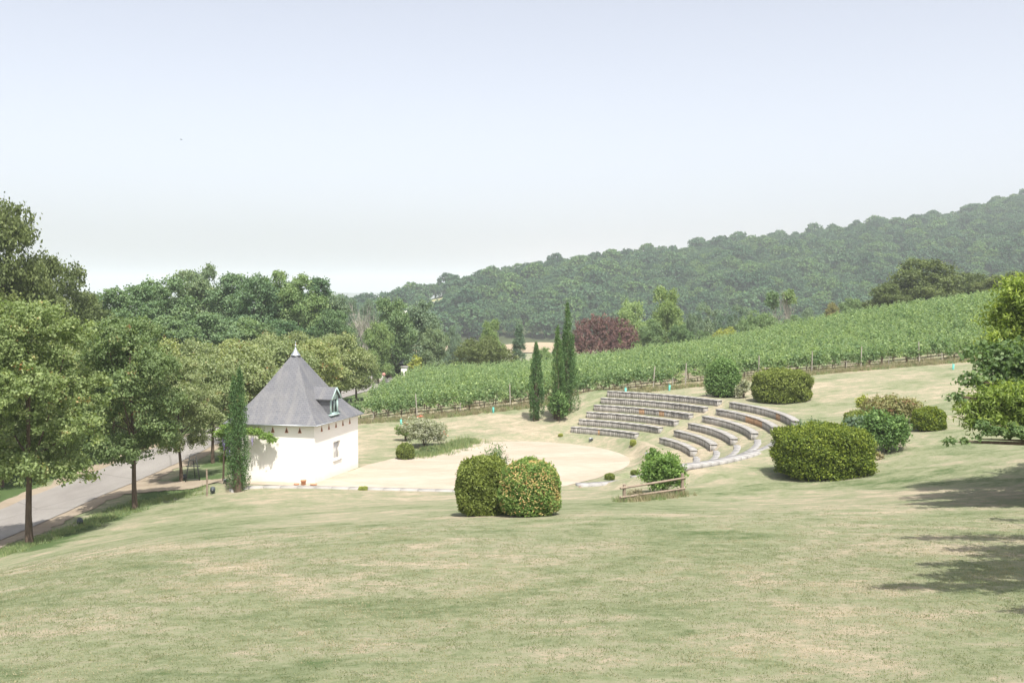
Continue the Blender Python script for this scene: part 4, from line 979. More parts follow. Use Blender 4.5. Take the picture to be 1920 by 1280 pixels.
# ---------------------------------------------------------------- shrubs
def clipped_mesh(rng, rx, ry, h, n, leaf, mat, ex=2.6, fuzz=.03, flat=.92):
    seed_ = rng.uniform(0, 6); mb = MB(); d = sph(n, rng); d[:, 2] = np.where(d[:, 2] < -.55, -d[:, 2], d[:, 2])
    q = (np.abs(d) ** ex).sum(1) ** (-1 / ex); lump = 1 + .05 * np.sin(d[:, 0] * 7 + seed_) * np.sin(d[:, 1] * 6 + d[:, 2] * 4) + .04 * np.sin(d[:, 2] * 9 + d[:, 0] * 5)
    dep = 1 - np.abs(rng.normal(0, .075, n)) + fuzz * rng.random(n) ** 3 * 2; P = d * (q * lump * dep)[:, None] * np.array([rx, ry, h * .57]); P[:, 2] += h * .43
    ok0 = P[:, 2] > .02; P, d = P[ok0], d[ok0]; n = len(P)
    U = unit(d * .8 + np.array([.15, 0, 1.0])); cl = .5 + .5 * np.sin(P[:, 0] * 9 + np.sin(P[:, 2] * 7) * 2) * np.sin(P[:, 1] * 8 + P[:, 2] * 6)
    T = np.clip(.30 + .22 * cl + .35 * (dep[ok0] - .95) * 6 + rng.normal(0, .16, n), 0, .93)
    mb.quads(leaves(P, leaf, rng, .42, unit(d + np.array([0, 0, .25])), 1.7, axis=U, axw=.8), T)
    k = int(26 * rx * ry + 14); dd = sph(k, rng); dd[:, 2] = np.abs(dd[:, 2]) * .8 + .25; dd = unit(dd); qq = (np.abs(dd) ** ex).sum(1) ** (-1 / ex)
    B = dd * qq[:, None] * np.array([rx, ry, h * .57]); B[:, 2] += h * .43; m_ = 14
    tt_ = rng.uniform(0, 1, (k, m_, 1)); Ls = rng.uniform(.04, .16, (k, 1, 1)) * min(1.6, h * .7); G_ = (B[:, None] + tt_ * Ls * unit(dd * .5 + rng.normal(0, .25, dd.shape) + [0, 0, .8])[:, None] + rng.normal(0, .02, (k, m_, 3))).reshape(-1, 3)
    mb.quads(leaves(G_, leaf * .85, rng, .4, None, 0, axis=np.repeat([[0, 0, 1.]], len(G_), 0), axw=1), np.clip(rng.normal(.7, .15, len(G_)), 0, .95))
    me = mb.mesh('clipped_foliage', mat); return me
def core_mesh(rx, ry, h, k=.86, ex=2.6):
    mb = MB(); nu, nv = 20, 12; V = []
    for j in range(nv + 1):
        for i in range(nu):
            a = 2 * PI * i / nu; b = -PI / 2 + PI * j / nv; d = np.array([math.cos(b) * math.cos(a), math.cos(b) * math.sin(a), math.sin(b)])
            q = (np.abs(d) ** ex).sum() ** (-1 / ex) * k * (1 + .04 * math.sin(5 * a + b * 3)); V.append((d[0] * q * rx, d[1] * q * ry, max(.0, d[2] * q * h * .55 + h * .43)))
    mb.add(V, [(j * nu + i, j * nu + (i + 1) % nu, (j + 1) * nu + (i + 1) % nu, (j + 1) * nu + i) for j in range(nv) for i in range(nu)]); return mb.mesh('twig_core', M_core, True)
def clipped(lab, px, py, wpx, hpx, mat, seed, n=15000, leaf=.11, ry=.9, ex=2.6, Yf=None, name='clipped_bush', fuzz=.03, dy=None):
    rng = np.random.default_rng(seed); g = gp(px, py) if Yf is None else gx(px, Yf)
    W = wpx / F * g[1]; H = hpx / F * g[1]; rx = W / 2
    y = g[1] + rx * ry * .75; z = tz(g[0], y); H = at(px, py - hpx, y)[2] - z
    t = thing(name, lab, 'bush', (g[0] * y / g[1], y, z - .04), 0)
    obj('foliage', clipped_mesh(rng, rx, rx * ry, H, n, leaf, mat, ex, fuzz), t); obj('twigs', core_mesh(rx, rx * ry, H, .86, ex), t); return t, rx, rx * ry, H
def shrub(lab, px, py, wpx, hpx, mat, seed, n=5000, leaf=.13, lobes=7, name='shrub', clump=.22, aspect=.6, stems=True, Yf=None, accent=0, cat='shrub', group=None, ry=.8, per=14):
    rng = np.random.default_rng(seed); g = gp(px, py) if Yf is None else gx(px, Yf)
    W = wpx / F * g[1]; y = g[1] + W * .25; z = tz(g[0], y); H = at(px, py - hpx, y)[2] - z; R = W / 2; L = []
    for j in range(lobes):
        a = j * 2.4; rr = R * .5 * (j > 0); r = R * rng.uniform(.42, .58); L.append((rr * math.cos(a), rr * math.sin(a) * ry, H * rng.uniform(.35, .68) if j else H * .62, r, r * ry, H * rng.uniform(.28, .40)))
    mb = MB(); crown(mb, L, n, leaf, rng, clump, per, aspect, (.6, 1.05), .18, accent=accent, below=-.8)
    for v in mb.v: v[:, 2] = np.abs(v[:, 2])
    t = thing(name, lab, cat, (g[0] * y / g[1], y, z - .02), 0, group); obj('foliage', mb.mesh('shrub_foliage', mat), t)
    if stems:
        mb = MB()
        for j in range(9):
            a = rng.uniform(0, 6.28); e = R * rng.uniform(.2, .75); mb.tube([(0, 0, -.05), (math.cos(a) * e * .5, math.sin(a) * e * .4, H * .4), (math.cos(a) * e, math.sin(a) * e * .8, H * .85)], [.03, .018, .006], 5, cap=False)
        obj('stems', mb.mesh('stems', M_bark), t)
    return t, R, H
def flowers(t, L, n, size, mat, rng, nm='blossoms', fr=1.0, zmin=-.4):
    mb = MB(); L = np.array(L); li = rng.integers(0, len(L), n); d = sph(n, rng); d[:, 2] = np.where(d[:, 2] < zmin, -d[:, 2], d[:, 2])
    P = L[li, :3] + d * L[li, 3:6] * rng.uniform(.97, 1.04, (n, 1)) * fr
    Q = [leaves(P + rng.normal(0, size * .3, P.shape), size, rng, .9, d, 1.6) for _ in range(3)]
    T = np.repeat(np.clip(rng.normal(.6, .3, n), 0, 1)[None], 3, 0)
    for q, tt_ in zip(Q, T): mb.quads(q, tt_)
    obj(nm, mb.mesh(nm, mat), t)

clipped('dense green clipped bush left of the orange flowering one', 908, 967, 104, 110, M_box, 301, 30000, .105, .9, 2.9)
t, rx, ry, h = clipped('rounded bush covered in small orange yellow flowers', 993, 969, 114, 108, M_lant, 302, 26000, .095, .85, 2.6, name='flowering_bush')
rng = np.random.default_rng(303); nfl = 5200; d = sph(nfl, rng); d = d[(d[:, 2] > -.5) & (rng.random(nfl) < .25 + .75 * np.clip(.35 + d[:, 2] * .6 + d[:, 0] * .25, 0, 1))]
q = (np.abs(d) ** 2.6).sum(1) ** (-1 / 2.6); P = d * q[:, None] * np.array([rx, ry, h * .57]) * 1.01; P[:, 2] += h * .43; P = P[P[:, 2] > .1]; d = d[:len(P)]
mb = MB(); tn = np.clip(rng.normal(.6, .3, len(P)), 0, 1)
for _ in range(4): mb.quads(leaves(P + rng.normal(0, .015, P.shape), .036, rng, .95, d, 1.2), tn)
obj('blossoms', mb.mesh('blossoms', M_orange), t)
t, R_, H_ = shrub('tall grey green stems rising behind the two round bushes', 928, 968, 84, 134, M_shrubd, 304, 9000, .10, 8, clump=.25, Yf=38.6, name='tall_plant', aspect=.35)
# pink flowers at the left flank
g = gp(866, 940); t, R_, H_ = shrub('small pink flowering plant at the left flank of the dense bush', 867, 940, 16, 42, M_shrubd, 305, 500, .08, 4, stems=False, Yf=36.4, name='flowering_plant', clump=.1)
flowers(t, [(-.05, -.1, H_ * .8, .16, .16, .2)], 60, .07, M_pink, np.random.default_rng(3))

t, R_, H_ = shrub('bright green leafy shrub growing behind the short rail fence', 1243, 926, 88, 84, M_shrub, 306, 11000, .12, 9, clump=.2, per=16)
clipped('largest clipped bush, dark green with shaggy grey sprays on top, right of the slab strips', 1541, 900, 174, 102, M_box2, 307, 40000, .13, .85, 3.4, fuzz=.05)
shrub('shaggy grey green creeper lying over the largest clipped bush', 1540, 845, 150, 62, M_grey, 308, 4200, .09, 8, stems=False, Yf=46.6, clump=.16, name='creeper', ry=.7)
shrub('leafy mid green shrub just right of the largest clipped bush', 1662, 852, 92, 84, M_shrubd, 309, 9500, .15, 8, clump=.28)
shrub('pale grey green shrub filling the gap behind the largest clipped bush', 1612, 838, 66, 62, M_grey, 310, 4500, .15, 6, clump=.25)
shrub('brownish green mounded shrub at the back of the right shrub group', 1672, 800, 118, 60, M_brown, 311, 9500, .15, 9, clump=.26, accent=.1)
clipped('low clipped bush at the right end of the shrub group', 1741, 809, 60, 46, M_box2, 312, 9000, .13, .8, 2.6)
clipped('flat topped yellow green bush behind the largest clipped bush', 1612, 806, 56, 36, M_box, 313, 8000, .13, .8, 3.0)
shrub('small yellow green shrub at the left rear of the right shrub group', 1620, 776, 26, 36, M_yel, 314, 1800, .14, 5, clump=.16)
shrub('small straw coloured plant under the leafy mid green shrub', 1645, 862, 26, 16, M_straw, 315, 500, .14, 4, stems=False, clump=.12)
clipped('wide clipped yellow green bush above the top right bench', 1465, 757, 104, 64, M_box, 316, 22000, .16, .85, 3.6)
clipped('dark round leafy bush above the aisle between the benches', 1355, 746, 62, 70, M_shrubd, 317, 11000, .18, .9, 2.1, name='round_bush', fuzz=.1)
t, R_, H_ = shrub('pale cream flowering plant between the two bushes above the benches', 1394, 747, 30, 36, M_white, 318, 2200, .14, 5, clump=.16)
t, R_, H_ = shrub('white flowering shrub with a few red blooms beside the sandy floor', 797, 842, 92, 62, M_white, 319, 12000, .12, 9, clump=.2)
flowers(t, [(-R_ * .75, -.2, H_ * .6, .5, .4, .5), (R_ * .8, -.3, H_ * .4, .25, .2, .3), (-R_ * .2, 0, H_ * .98, .25, .2, .12)], 40, .06, M_red, np.random.default_rng(4))
t, R_, H_ = shrub('loose green shrub with red blooms at the left of the white flowering shrub', 760, 828, 38, 34, M_shrub, 320, 1900, .12, 5, clump=.16)
flowers(t, [(0, -.1, H_ * .6, .4, .3, .4)], 14, .06, M_red, np.random.default_rng(5))
clipped('small two tone yellow green shrub in front of the white flowering shrub', 760, 862, 34, 32, M_box, 321, 5000, .10, .85, 2.3)
shrub('pale low foliage at the foot of the white flowering shrub', 808, 852, 40, 16, M_weed, 322, 1300, .15, 5, stems=False, clump=.12, aspect=.2)
shrub('loose green shrub at the foot of the cypress pair', 1048, 782, 44, 50, M_shrubd, 323, 4800, .13, 7, clump=.18, Yf=75.2, name='foot_shrub')
for px, py, w, h, lab, mt in ((681, 919, 18, 8, 'tiny dome shaped plant by the kerb in front of the pavilion', M_yel), (1143, 900, 19, 14, 'tiny clipped dome left of the fence shrub behind the slab edge', M_box), (1190, 893, 15, 13, 'tiny clipped dome touching the fence shrub on its left', M_box), (1187, 838, 12, 15, 'tiny upright clipped plant in front of the lowest left bench', M_yel), (1051, 820, 9, 8, 'tiny plant left of the lowest left bench', M_yel)):
    clipped(lab, px, py, w, h, mt, px, 1500, .07, .9, 2.3, name='dwarf_shrub')
shrub('low plant with orange and yellow flowers between slab steps and fence shrub', 1192, 938, 40, 22, M_straw, 325, 900, .14, 5, stems=False, clump=.14, aspect=.15, name='dry_grass_clump')

# grass fringe beside the white shrub and around the fence
rng = np.random.default_rng(330)
def fringe(name, lab, pts, n, s0, s1, spread, seed, ids=(3, 5)):
    rng = np.random.default_rng(seed); pts = np.array(pts); k = len(pts) - 1; j = rng.integers(0, k, n); t = rng.random(n)[:, None]
    P = pts[j] * (1 - t) + pts[j + 1] * t + rng.normal(0, spread, (n, 2)); s = rng.uniform(s0, s1, n)
    scatter(name, np.stack([P[:, 0], P[:, 1], terrain(P[:, 0], P[:, 1])], 1), rng.uniform(0, 6, n), np.stack([s, s, s], 1), rng.integers(ids[0], ids[1], n), gt, lab, 'grass')
q = lambda px, py: gp(px, py)[:2]
fringe('tall_grass', 'fringe of taller green grass beside the sandy floor', [q(775, 856), q(815, 848), q(850, 838), q(885, 828)], 420, .7, 1.5, .45, 1)
fringe('fence_grass', 'tuft of taller dry grass around the rail fence', [q(1160, 940), q(1200, 938), q(1240, 934), q(1283, 928)], 130, .5, 1.0, .22, 2, (0, 5))
fringe('verge_grass', 'lush grass along the lawn edge of the drive', [(-21.6, 40), (-20.8, 43), (-20.1, 48), (-19.6, 52), (-17.5, 54.2)], 900, .35, .8, .5, 3)
# short grass over the near lawn
sg = [bpy.data.objects.new('blade_source', tuft_mesh(rng, 16, .03, .006, m_, .07)) for m_ in (M_lawnb, M_lawnb, M_straw)]
n = 90000; rr = rng.random(n) ** .62; Yg = 11 + rr * 31; Xg = rng.uniform(-.56, .56, n) * Yg
kp = rng.random(n) > sstep(Yg, 15, 38); Xg, Yg = Xg[kp], Yg[kp]; n = len(Xg)
zz = terrain(Xg, Yg); pat = np.sin(Xg * .9 + np.sin(Yg * .7) * 2) * np.sin(Yg * 1.3 + Xg * .2) + rng.normal(0, .6, n)
idx = np.where(pat > .75, 2, rng.integers(0, 2, n)); s = rng.uniform(.55, 1.15, n)
scatter('short_grass', np.stack([Xg, Yg, zz - .005], 1), rng.uniform(0, 6, n), np.stack([s * 1.3, s * 1.3, s * .8], 1), idx, sg, 'short patchy grass of the near lawn', 'grass')

# wisteria on the pavilion corner
rng = np.random.default_rng(340); mb = MB()
def wl(px, py, Y_, r, rz_): x, y, z = at(px, py, Y_); return (x, y, z, r, r * .8, rz_)
WL = [wl(482, 812, 55.0, .38, .28), wl(498, 818, 54.95, .38, .3), wl(510, 826, 54.9, .22, .22), wl(470, 808, 55.1, .35, .25), wl(428, 805, 55.4, .5, .35), wl(415, 815, 55.9, .4, .35), wl(425, 838, 56.2, .38, .5), wl(422, 862, 56.6, .3, .45)]
crown(mb, WL, 5200, .11, rng, .14, 12, .6, (.5, 1.05), .16)
wis = thing('wisteria', 'wisteria with lilac blooms climbing under the eave at the left corner of the pavilion', 'climbing plant', (0, 0, 0)); obj('foliage', mb.mesh('wisteria_foliage', M_shrub), wis)
mb = MB(); mb.tube([(-16.3, 55.75, -.1), (-16.2, 55.6, 1.4), (-15.9, 55.5, 2.6), (-14.6, 55.2, 2.85), (-13.6, 55.1, 2.8)], [.06, .05, .04, .025, .01], 6); obj('stems', mb.mesh('stems', M_bark), wis)
mb = MB()
for px, py, Y_ in ((421, 822, 55.6), (425, 836, 55.9), (430, 838, 55.7), (418, 818, 55.7), (473, 820, 54.85), (420, 830, 55.6), (427, 845, 55.9)):
    c = np.array(at(px, py, Y_)); k = 60; tt_ = rng.random(k)[:, None]; P = c + np.concatenate([rng.normal(0, .05, (k, 2)) * (1.1 - tt_), -tt_ * .42], 1); mb.quads(leaves(P, .06, rng, .8), rng.random(k))
obj('blossoms', mb.mesh('blossoms', M_lilac), wis)

wis.location = (-16.3, 55.75, -.1)
for ch in wis.children: ch.location = (16.3, -55.75, .1)
# right edge trees
rng = np.random.default_rng(350)
def lob(px, py, Y_, r, rz_=None): x, y, z = at(px, py, Y_); return (x, y, z, r, r, rz_ or r * .8)
def edge_tree(name, lab, tx, ty, L, n, leaf, mat, clump, aspect, seed, droop=0, H=8, per=20):
    rng = np.random.default_rng(seed); z0 = tz(tx, ty); t = thing(name, lab, 'tree', (tx, ty, z0))
    L2 = [(a - tx, b - ty, c - z0, r1, r2, r3) for a, b, c, r1, r2, r3 in L]
    mb = MB(); crown(mb, L2, n, leaf, rng, clump, per, aspect, (.45, 1.08), .18, droop=droop, below=-.8); obj('crown', mb.mesh(name + '_crown', mat), t)
    mb = MB(); pts = [(0, 0, -.2), (.05, 0, H * .3), (-.1, .05, H * .6), (0, 0, H)]; mb.tube(pts, [.26, .2, .13, .03], 9)
    for q in L2[::1]:
        st = Vector((0, 0, max(1.0, min(H * .8, q[2] * .75)))); en = Vector(q[:3]); mb.tube([st, st.lerp(en, .5) + Vector((0, 0, .15)), en], [.08, .05, .015], 6, cap=False)
    obj('trunk', mb.mesh(name + '_trunk', M_bark, True), t); return t
L = [lob(1905, 555, 37.0, 0.73), lob(1935, 545, 37.0, 1.01), lob(1880, 590, 37.5, 0.78), lob(1925, 610, 37.0, 1.12), lob(1868, 632, 37.0, 0.56), lob(1905, 650, 37.5, 0.90), lob(1960, 640, 37.0, 1.46), lob(1990, 580, 37.0, 1.34)]
edge_tree('bright_tree', 'bright yellow green tree top at the right picture edge', 21.8, 38.2, L, 16000, .17, M_bright, .3, .38, 351, .35, 8.5)
L = [lob(1830, 660, 34.7, 0.47), lob(1862, 670, 35.3, 0.67), lob(1900, 680, 34.7, 0.90), lob(1940, 690, 34.7, 1.23), lob(1815, 712, 34.2, 0.34), lob(1850, 712, 34.7, 0.56), lob(1885, 722, 34.7, 0.67), lob(1990, 660, 34.7, 1.46), lob(2000, 740, 34.7, 1.34)]
edge_tree('maple_tree', 'darker green maple crown in the middle of the right picture edge', 20.5, 35.4, L, 12500, .14, M_maple, .22, .85, 352, 0, 6.5)
L = [lob(1815, 762, 33.3, 0.33), lob(1845, 745, 33.3, 0.49), lob(1880, 738, 33.3, 0.58), lob(1915, 742, 33.3, 0.70), lob(1820, 785, 33.3, 0.30), lob(1860, 775, 33.3, 0.53), lob(1900, 778, 33.3, 0.64), lob(1950, 760, 33.3, 1.05), lob(2020, 740, 33.3, 1.40)]
edge_tree('long_leaved_tree', 'low bough of long bright leaves reaching in from the right edge', 20.6, 33.9, L, 15000, .19, M_bright, .26, .28, 353, .5, 5.5)
L = [lob(1862, 808, 32.8, 0.30, 0.19), lob(1895, 808, 32.8, 0.37, 0.23), lob(1930, 812, 32.8, 0.58, 0.29), lob(1838, 796, 32.8, 0.23, 0.19), lob(1808, 826, 32.8, 0.16, 0.08), lob(1782, 828, 32.8, 0.12, 0.07), lob(1832, 822, 32.8, 0.14, 0.09), lob(1800, 742, 33.2, 0.21, 0.14), lob(1778, 742, 33.2, 0.09, 0.12), lob(1990, 800, 32.8, 0.94, 0.47)]
edge_tree('leaning_tree', 'dark leafy underside twigs hanging lowest at the right edge', 20.2, 33.2, L, 6500, .12, M_maple, .13, .85, 354, 0, 4.5, per=14)
# tree outside the frame whose shadow falls on the lawn
rng = np.random.default_rng(360); L = []
for py, tip, hh, ry in ((975, 1890, 9.0, .4), (1010, 1715, 9.0, .42), (1032, 1800, 8.4, .5), (1060, 1755, 9.2, .42), (1042, 1850, 9.2, .5), (1070, 1800, 8.8, .5), (1082, 1735, 8.6, .38), (1102, 1672, 9.4, .26), (1148, 1905, 9.0, .3)):
    for q_ in np.arange(0, 420, 46):
        g_ = gp(min(tip + q_, 2400), py - q_ * .012); h_ = hh + rng.uniform(-.5, .5); rx = .34 + min(.5, q_ * .004)
        c_ = (g_[0] + h_ * sv0[0] / sv0[2], g_[1] + h_ * sv0[1] / sv0[2] + rng.uniform(-.12, .12), g_[2] + h_)
        L.append((c_[0], c_[1], c_[2], rx * 1.35, ry * rng.uniform(1.1, 2.0) * min(1, .4 + q_ * .004), .3))
edge_tree('spreading_tree', 'spreading tree just outside the right picture edge, shading the near lawn in streaks', 14.6, 17.2, L, 26000, .15, M_maple, .22, .8, 361, 0, 9.5, per=16)
put_tree('avenue1', 'oak_tree', 'oak outside the right picture edge behind the low bough', 'tree', 24.2, 35.2, 9.5, 8.5, None, 1.3)

# ---------------------------------------------------------------- small objects
# rail fence
a = gp(1170, 940); b = gp(1279, 928); fence = thing('rail_fence', 'short weathered two rail wooden fence in front of the green shrub', 'fence', a)
def rel(p, o): return (p[0] - o[0], p[1] - o[1], p[2] - o[2])
for p, h in ((a, .72), (b, .95)):
    mb = MB(); q0 = Vector(rel(p, a)); mb.tube([q0 + Vector((0, 0, -.3)), q0 + Vector((.01, 0, h))], [.075, .07], 9); obj('post', mb.mesh('post', M_wood_grey), fence)
dv = Vector(rel(b, a)); un = dv.normalized()
for h0, h1 in ((.58, .76), (.20, .30)):
    mb = MB(); mb.tube([Vector((0, -.07, h0)) - un * .22, Vector((0, -.07, (h0 + h1) / 2)) + dv * .5, Vector((0, -.07, h1)) + dv + un * .15], [.045, .05, .045], 7); obj('rail', mb.mesh('rail', M_wood_grey), fence)
# post by the path and spot lamps
g = gp(388, 930); mb = MB(); mb.tube([(0, 0, -.2), (.02, 0, .8), (0, 0, 1.45)], [.055, .05, .045], 8); o = obj('wooden_post', mb.mesh('post', M_wood_grey), None, g); tag(o, 'slim wooden post beside the path left of the pavilion', 'post')
def lamp(px, py, lab, r=.13):
    g = gp(px, py); mb = MB(); mb.tube([(0, 0, -.1), (0, 0, .12)], [.03, .03], 6); mb.lathe([(.02, .04), (r, .10), (r * 1.1, .24), (r * .9, .34), (r * .4, .38), (0, .385)], seg=14)
    t = thing('garden_lamp', lab, 'lamp', g, 0, 'dark round garden lamps'); obj('lamp_housing', mb.mesh('lamp_housing', M_lamp, True), t)
    mb = MB(); mb.lathe([(r * .7, 0), (r * .7, .02), (0, .022)], (0, 0, 0), 12); l_ = obj('lens', mb.mesh('lens', M_dark_glass), t, (0, -r * .95, .2)); l_.rotation_euler = (PI / 2, 0, 0)
lamp(399, 925, 'dark round garden lamp at the foot of the slim wooden post'); lamp(150, 985, 'dark round garden lamp on the grass between the two nearest oaks'); lamp(347, 900, 'dark round garden lamp between an oak trunk and the easel')
def flood(px, py, lab):
    g = gp(px, py); t = thing('floodlight', lab, 'lamp', g, .3, 'small grey floodlights'); mb = MB(); mb.box((-.13, -.04, .08), (.13, .05, .26)); obj('housing', mb.mesh('housing', M_zinc), t)
    mb = MB(); mb.tube([(-.15, 0, 0), (-.15, 0, .18)], [.012, .012], 5); mb.tube([(.15, 0, 0), (.15, 0, .18)], [.012, .012], 5); mb.box((-.16, -.02, 0), (.16, .02, .02)); obj('bracket', mb.mesh('bracket', M_lamp), t)
    mb = MB(); mb.box((-.11, -.05, .10), (.11, -.042, .24)); obj('lens', mb.mesh('lens', M_dark_glass), t)
flood(1108, 828, 'small grey floodlight in the grass below the lowest left bench'); flood(1214, 856, 'small grey floodlight behind the top of the fence shrub'); flood(424, 906, 'small grey floodlight on the ground behind the columnar cypress')
# easel
g = gp(362, 903); e = thing('easel', 'dark wooden easel standing on grass under the roadside oaks', 'easel', g, .1)
for sx in (-1, 1):
    mb = MB(); mb.beam((sx * .42, -.1, 0), (sx * .17, .05, 1.55), .05, .05); obj('leg', mb.mesh('leg', M_black), e)
mb = MB(); mb.beam((0, .6, 0), (0, .1, 1.35), .045, .045); obj('leg', mb.mesh('leg', M_black), e)
for z_, w_ in ((1.28, .42), (.92, .8), (.14, .75)):
    mb = MB(); mb.box((-w_ / 2, -.09 + z_ * .09, z_ - .03), (w_ / 2, -.04 + z_ * .09, z_ + .03)); obj('crossbar', mb.mesh('crossbar', M_black), e)
# pots
g = gp(569, 909.5); mb = MB(); mb.lathe([(0, 0), (.11, 0), (.145, .22), (.17, .22), (.17, .27), (.145, .27), (.12, .1)], seg=18); o = obj('flower_pot', mb.mesh('flower_pot', M_terra, True), None, (g[0], g[1], .005)); tag(o, 'terracotta flower pot standing at the front wall of the pavilion', 'pot')
g = gp(588, 910.5); mb = MB(); mb.lathe([(0, 0), (.14, 0), (.2, .07), (.18, .07), (.1, .03)], seg=18); o = obj('saucer', mb.mesh('saucer', M_terra, True), None, (g[0], g[1], .005)); tag(o, 'shallow terracotta bowl lying at the pavilion corner', 'bowl')
g = gp(556, 909.5); mb = MB(); mb.lathe([(0, 0), (.12, 0), (.16, .05), (.14, .05)], seg=18); o = obj('saucer', mb.mesh('saucer', M_terra, True), None, (g[0], g[1], .005)); tag(o, 'flat terracotta dish just left of the flower pot', 'bowl')
# gate, walls, shed, sign
def pillar(px, Y_, w, h, lab, gr=None):
    x, y, z = gx(px, Y_); t = thing('gate_pillar', lab, 'pillar', (x, y, z), -.2, 'pale gate pillars'); mb = MB(); mb.box((-w / 2, -w / 2, -.3), (w / 2, w / 2, h)); obj('shaft', mb.mesh('shaft', M_whitep2), t)
    mb = MB(); mb.box((-w * .62, -w * .62, h + .003), (w * .62, w * .62, h + .12)); obj('cap', mb.mesh('cap', M_slab), t)
pillar(714, 129, .75, 1.35, 'left pale gate pillar across the drive'); pillar(758, 131, .75, 1.75, 'right pale gate pillar at the end of the stone wall')
def wall_seg(p0, p1, h, lab, mt):
    a_ = gx(*p0); b_ = gx(*p1); mb = MB(); k = 8
    for i in range(k):
        q0 = [a_[j] + (b_[j] - a_[j]) * i / k for j in range(3)]; q1 = [a_[j] + (b_[j] - a_[j]) * (i + 1) / k for j in range(3)]; mb.beam((q0[0], q0[1], q0[2] + h / 2 - .3), (q1[0], q1[1], q1[2] + h / 2 - .3), .4, h + .6)
    mb.beam((a_[0], a_[1], a_[2] + h + .06), (b_[0], b_[1], b_[2] + h + .06), .5, .1)
    tag(obj('stone_wall', mb.mesh('stone_wall', mt)), lab, 'wall')
wall_seg((762, 130), (802, 126), 1.1, 'low cream stone wall right of the gate behind the vineyard', M_rubble); wall_seg((697, 127), (711, 129), 1.0, 'low pale wall left of the gate', M_rubble)
x, y, z = gx(738, 142); t = thing('open_shed', 'dark open shed with grey metal roof behind the gate', 'shed', (x, y, z), -.1)
mb = MB(); mb.box((-1.9, 1.6, -.3), (1.9, 1.8, 2.1)); mb.box((-1.9, -1.5, -.3), (-1.75, 1.6, 2.1)); mb.box((1.75, -1.5, -.3), (1.9, 1.6, 2.1)); obj('wall', mb.mesh('wall', M_black), t)
mb = MB(); mb.add([(-2.2, -1.9, 2.1), (2.2, -1.9, 2.1), (1.2, .1, 2.9), (-1.2, .1, 2.9), (-2.2, 2, 2.1), (2.2, 2, 2.1)], [(0, 1, 2, 3), (3, 2, 5, 4)]); mb.add([(-2.2, -1.9, 2.1), (-1.2, .1, 2.9), (-2.2, 2, 2.1), (2.2, -1.9, 2.1), (1.2, .1, 2.9), (2.2, 2, 2.1)], [(0, 1, 2), (3, 5, 4)])
obj('roof', mb.mesh('roof', M_tin), t)
x, y, z = gx(719, 124); t = thing('road_sign', 'faded reddish round sign on a thin post before the gate', 'sign', (x, y, z)); mb = MB(); mb.tube([(0, 0, -.2), (0, 0, 1.5)], [.035, .035], 6); obj('post', mb.mesh('post', M_zinc), t)
mb = MB(); mb.lathe([(.22, 0), (.22, .03), (0, .031)], seg=20); p_ = obj('sign_plate', mb.mesh('sign_plate', M_signred), t, (0, -.05, 1.45)); p_.rotation_euler = (PI / 2, 0, 0)
x, y, z = gx(696, 126); mb = MB(); mb.tube([(0, 0, -.2), (0, 0, 1.2)], [.05, .05], 6); tag(obj('marker_post', mb.mesh('post', M_whitep2), None, (x, y, z)), 'thin white marker post left of the gate wall', 'post')
shrub('small bright yellow green young tree over the stone wall by the gate', 779, 708, 30, 42, M_yel, 360, 1600, .26, 6, clump=.3, Yf=134, name='young_tree')
shrub('dull green shrub left in front of the open shed', 726, 712, 30, 34, M_mid, 361, 1600, .26, 6, clump=.3, Yf=133, name='shrub')
# far white buildings
for px, yb, Y_, w, h, lab in ((812, 581, 600, 24, 5.0, 'tiny white roofed hut on the meadow of the forest hill'), (759, 591, 330, 9, 1.6, 'tiny pale building between the gate trees')):
    x, y, z = at(px, yb, Y_); s_ = w / F * Y_
    t = thing('hut', lab, 'hut', (x, y, z)); mb = MB(); mb.box((-s_ * .3, -2, -8), (s_ * .3, 2, h * .55)); obj('wall', mb.mesh('wall', M_bark if Y_ > 500 else M_whitep2), t)
    mb = MB(); mb.add([(-s_ * .45, -2.6, h * .5), (s_ * .45, -2.6, h * .5), (s_ * .4, 0, h), (-s_ * .4, 0, h), (-s_ * .45, 2.6, h * .5), (s_ * .45, 2.6, h * .5)], [(0, 1, 2, 3), (3, 2, 5, 4)]); mb.add([(-s_ * .45, -2.6, h * .5), (-s_ * .4, 0, h), (-s_ * .45, 2.6, h * .5), (s_ * .45, -2.6, h * .5), (s_ * .4, 0, h), (s_ * .45, 2.6, h * .5)], [(0, 1, 2), (3, 5, 4)])
    obj('roof', mb.mesh('roof', M_whitep2), t)
# bird
x, y, z = at(340, 262, 190); mb = MB(); mb.tube([(-.22, 0, 0), (-.05, 0, .02), (.12, 0, .01), (.24, 0, 0)], [.01, .06, .05, .01], 6)
mb.add([(0, -.05, .03), (.12, -.05, .03), (.02, -.5, .12), (0, .05, .03), (.12, .05, .03), (.02, .5, .12), (-.06, -.85, .05), (-.06, .85, .05)], [(0, 1, 2), (3, 5, 4), (2, 1, 6), (5, 7, 4)])
tag(obj('bird', mb.mesh('bird', M_lamp), None, (x, y, z)), 'tiny dark bird flying high in the pale sky', 'bird')

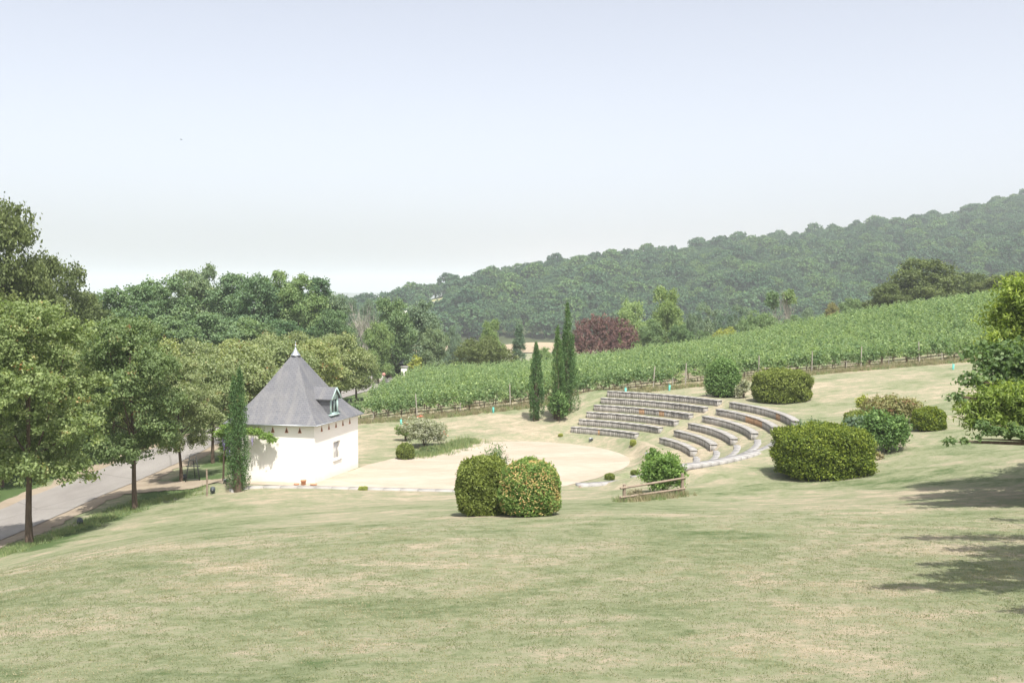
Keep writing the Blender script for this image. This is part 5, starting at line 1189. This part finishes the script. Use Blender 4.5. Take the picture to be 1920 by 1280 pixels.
# ---------------------------------------------------------------- haze, sky, sun
mb = MB(); mb.box((-6500, -80, -45), (6500, 7500, 128)); hz_ = mb.mesh('haze', [])
m, nt = new_mat('haze'); N = NT(nt); pv = N.n('ShaderNodeVolumePrincipled'); pv.inputs['Color'].default_value = (.88, .93, 1.0, 1); pv.inputs['Density'].default_value = .00030; pv.inputs['Anisotropy'].default_value = .0
N.l(pv.outputs[0], N.n('ShaderNodeOutputMaterial').inputs['Volume']); hz_.materials.append(m); o = obj('haze', hz_); tag(o, 'pale blue summer haze over the valley', 'haze', None, 'stuff')

EL, AZ = math.radians(62), math.radians(-72)
sv = Vector((math.cos(EL) * math.cos(AZ), math.cos(EL) * math.sin(AZ), math.sin(EL)))
sd_ = bpy.data.lights.new('sun', 'SUN'); sd_.energy = 4.8; sd_.angle = math.radians(.53); sd_.color = (1.0, .955, .88)
so = bpy.data.objects.new('sun', sd_); COL.objects.link(so); so.rotation_euler = sv.to_track_quat('Z', 'Y').to_euler(); so.location = (0, 0, 60)
w = bpy.data.worlds.new('World'); S.world = w; w.use_nodes = True; nt = w.node_tree; nt.nodes.clear(); N = NT(nt)
sk = N.n('ShaderNodeTexSky', sky_type='NISHITA'); sk.sun_disc = False; sk.sun_elevation = EL; sk.sun_rotation = math.atan2(sv.x, sv.y); sk.air_density = 1.0; sk.dust_density = 3.2; sk.ozone_density = 2.0; sk.altitude = 200
bg = N.n('ShaderNodeBackground'); bg.inputs['Strength'].default_value = .15; hs = N.n('ShaderNodeHueSaturation'); hs.inputs['Saturation'].default_value = .40; N.l(sk.outputs[0], hs.inputs['Color']); N.l(N.mix(1.0, hs.outputs[0], (1.0, .975, .985), 'MULTIPLY'), bg.inputs['Color']); N.l(bg.outputs[0], N.n('ShaderNodeOutputWorld').inputs['Surface'])
S.view_settings.view_transform = 'Standard'; S.view_settings.look = 'None'; S.view_settings.exposure = .56; S.view_settings.gamma = 1.0
S.render.engine = 'CYCLES'; c = S.cycles; c.use_denoising = True; c.max_bounces = 8; c.diffuse_bounces = 4; c.glossy_bounces = 2; c.transmission_bounces = 3; c.volume_bounces = 1; c.transparent_max_bounces = 4; c.use_adaptive_sampling = True; c.adaptive_threshold = .02
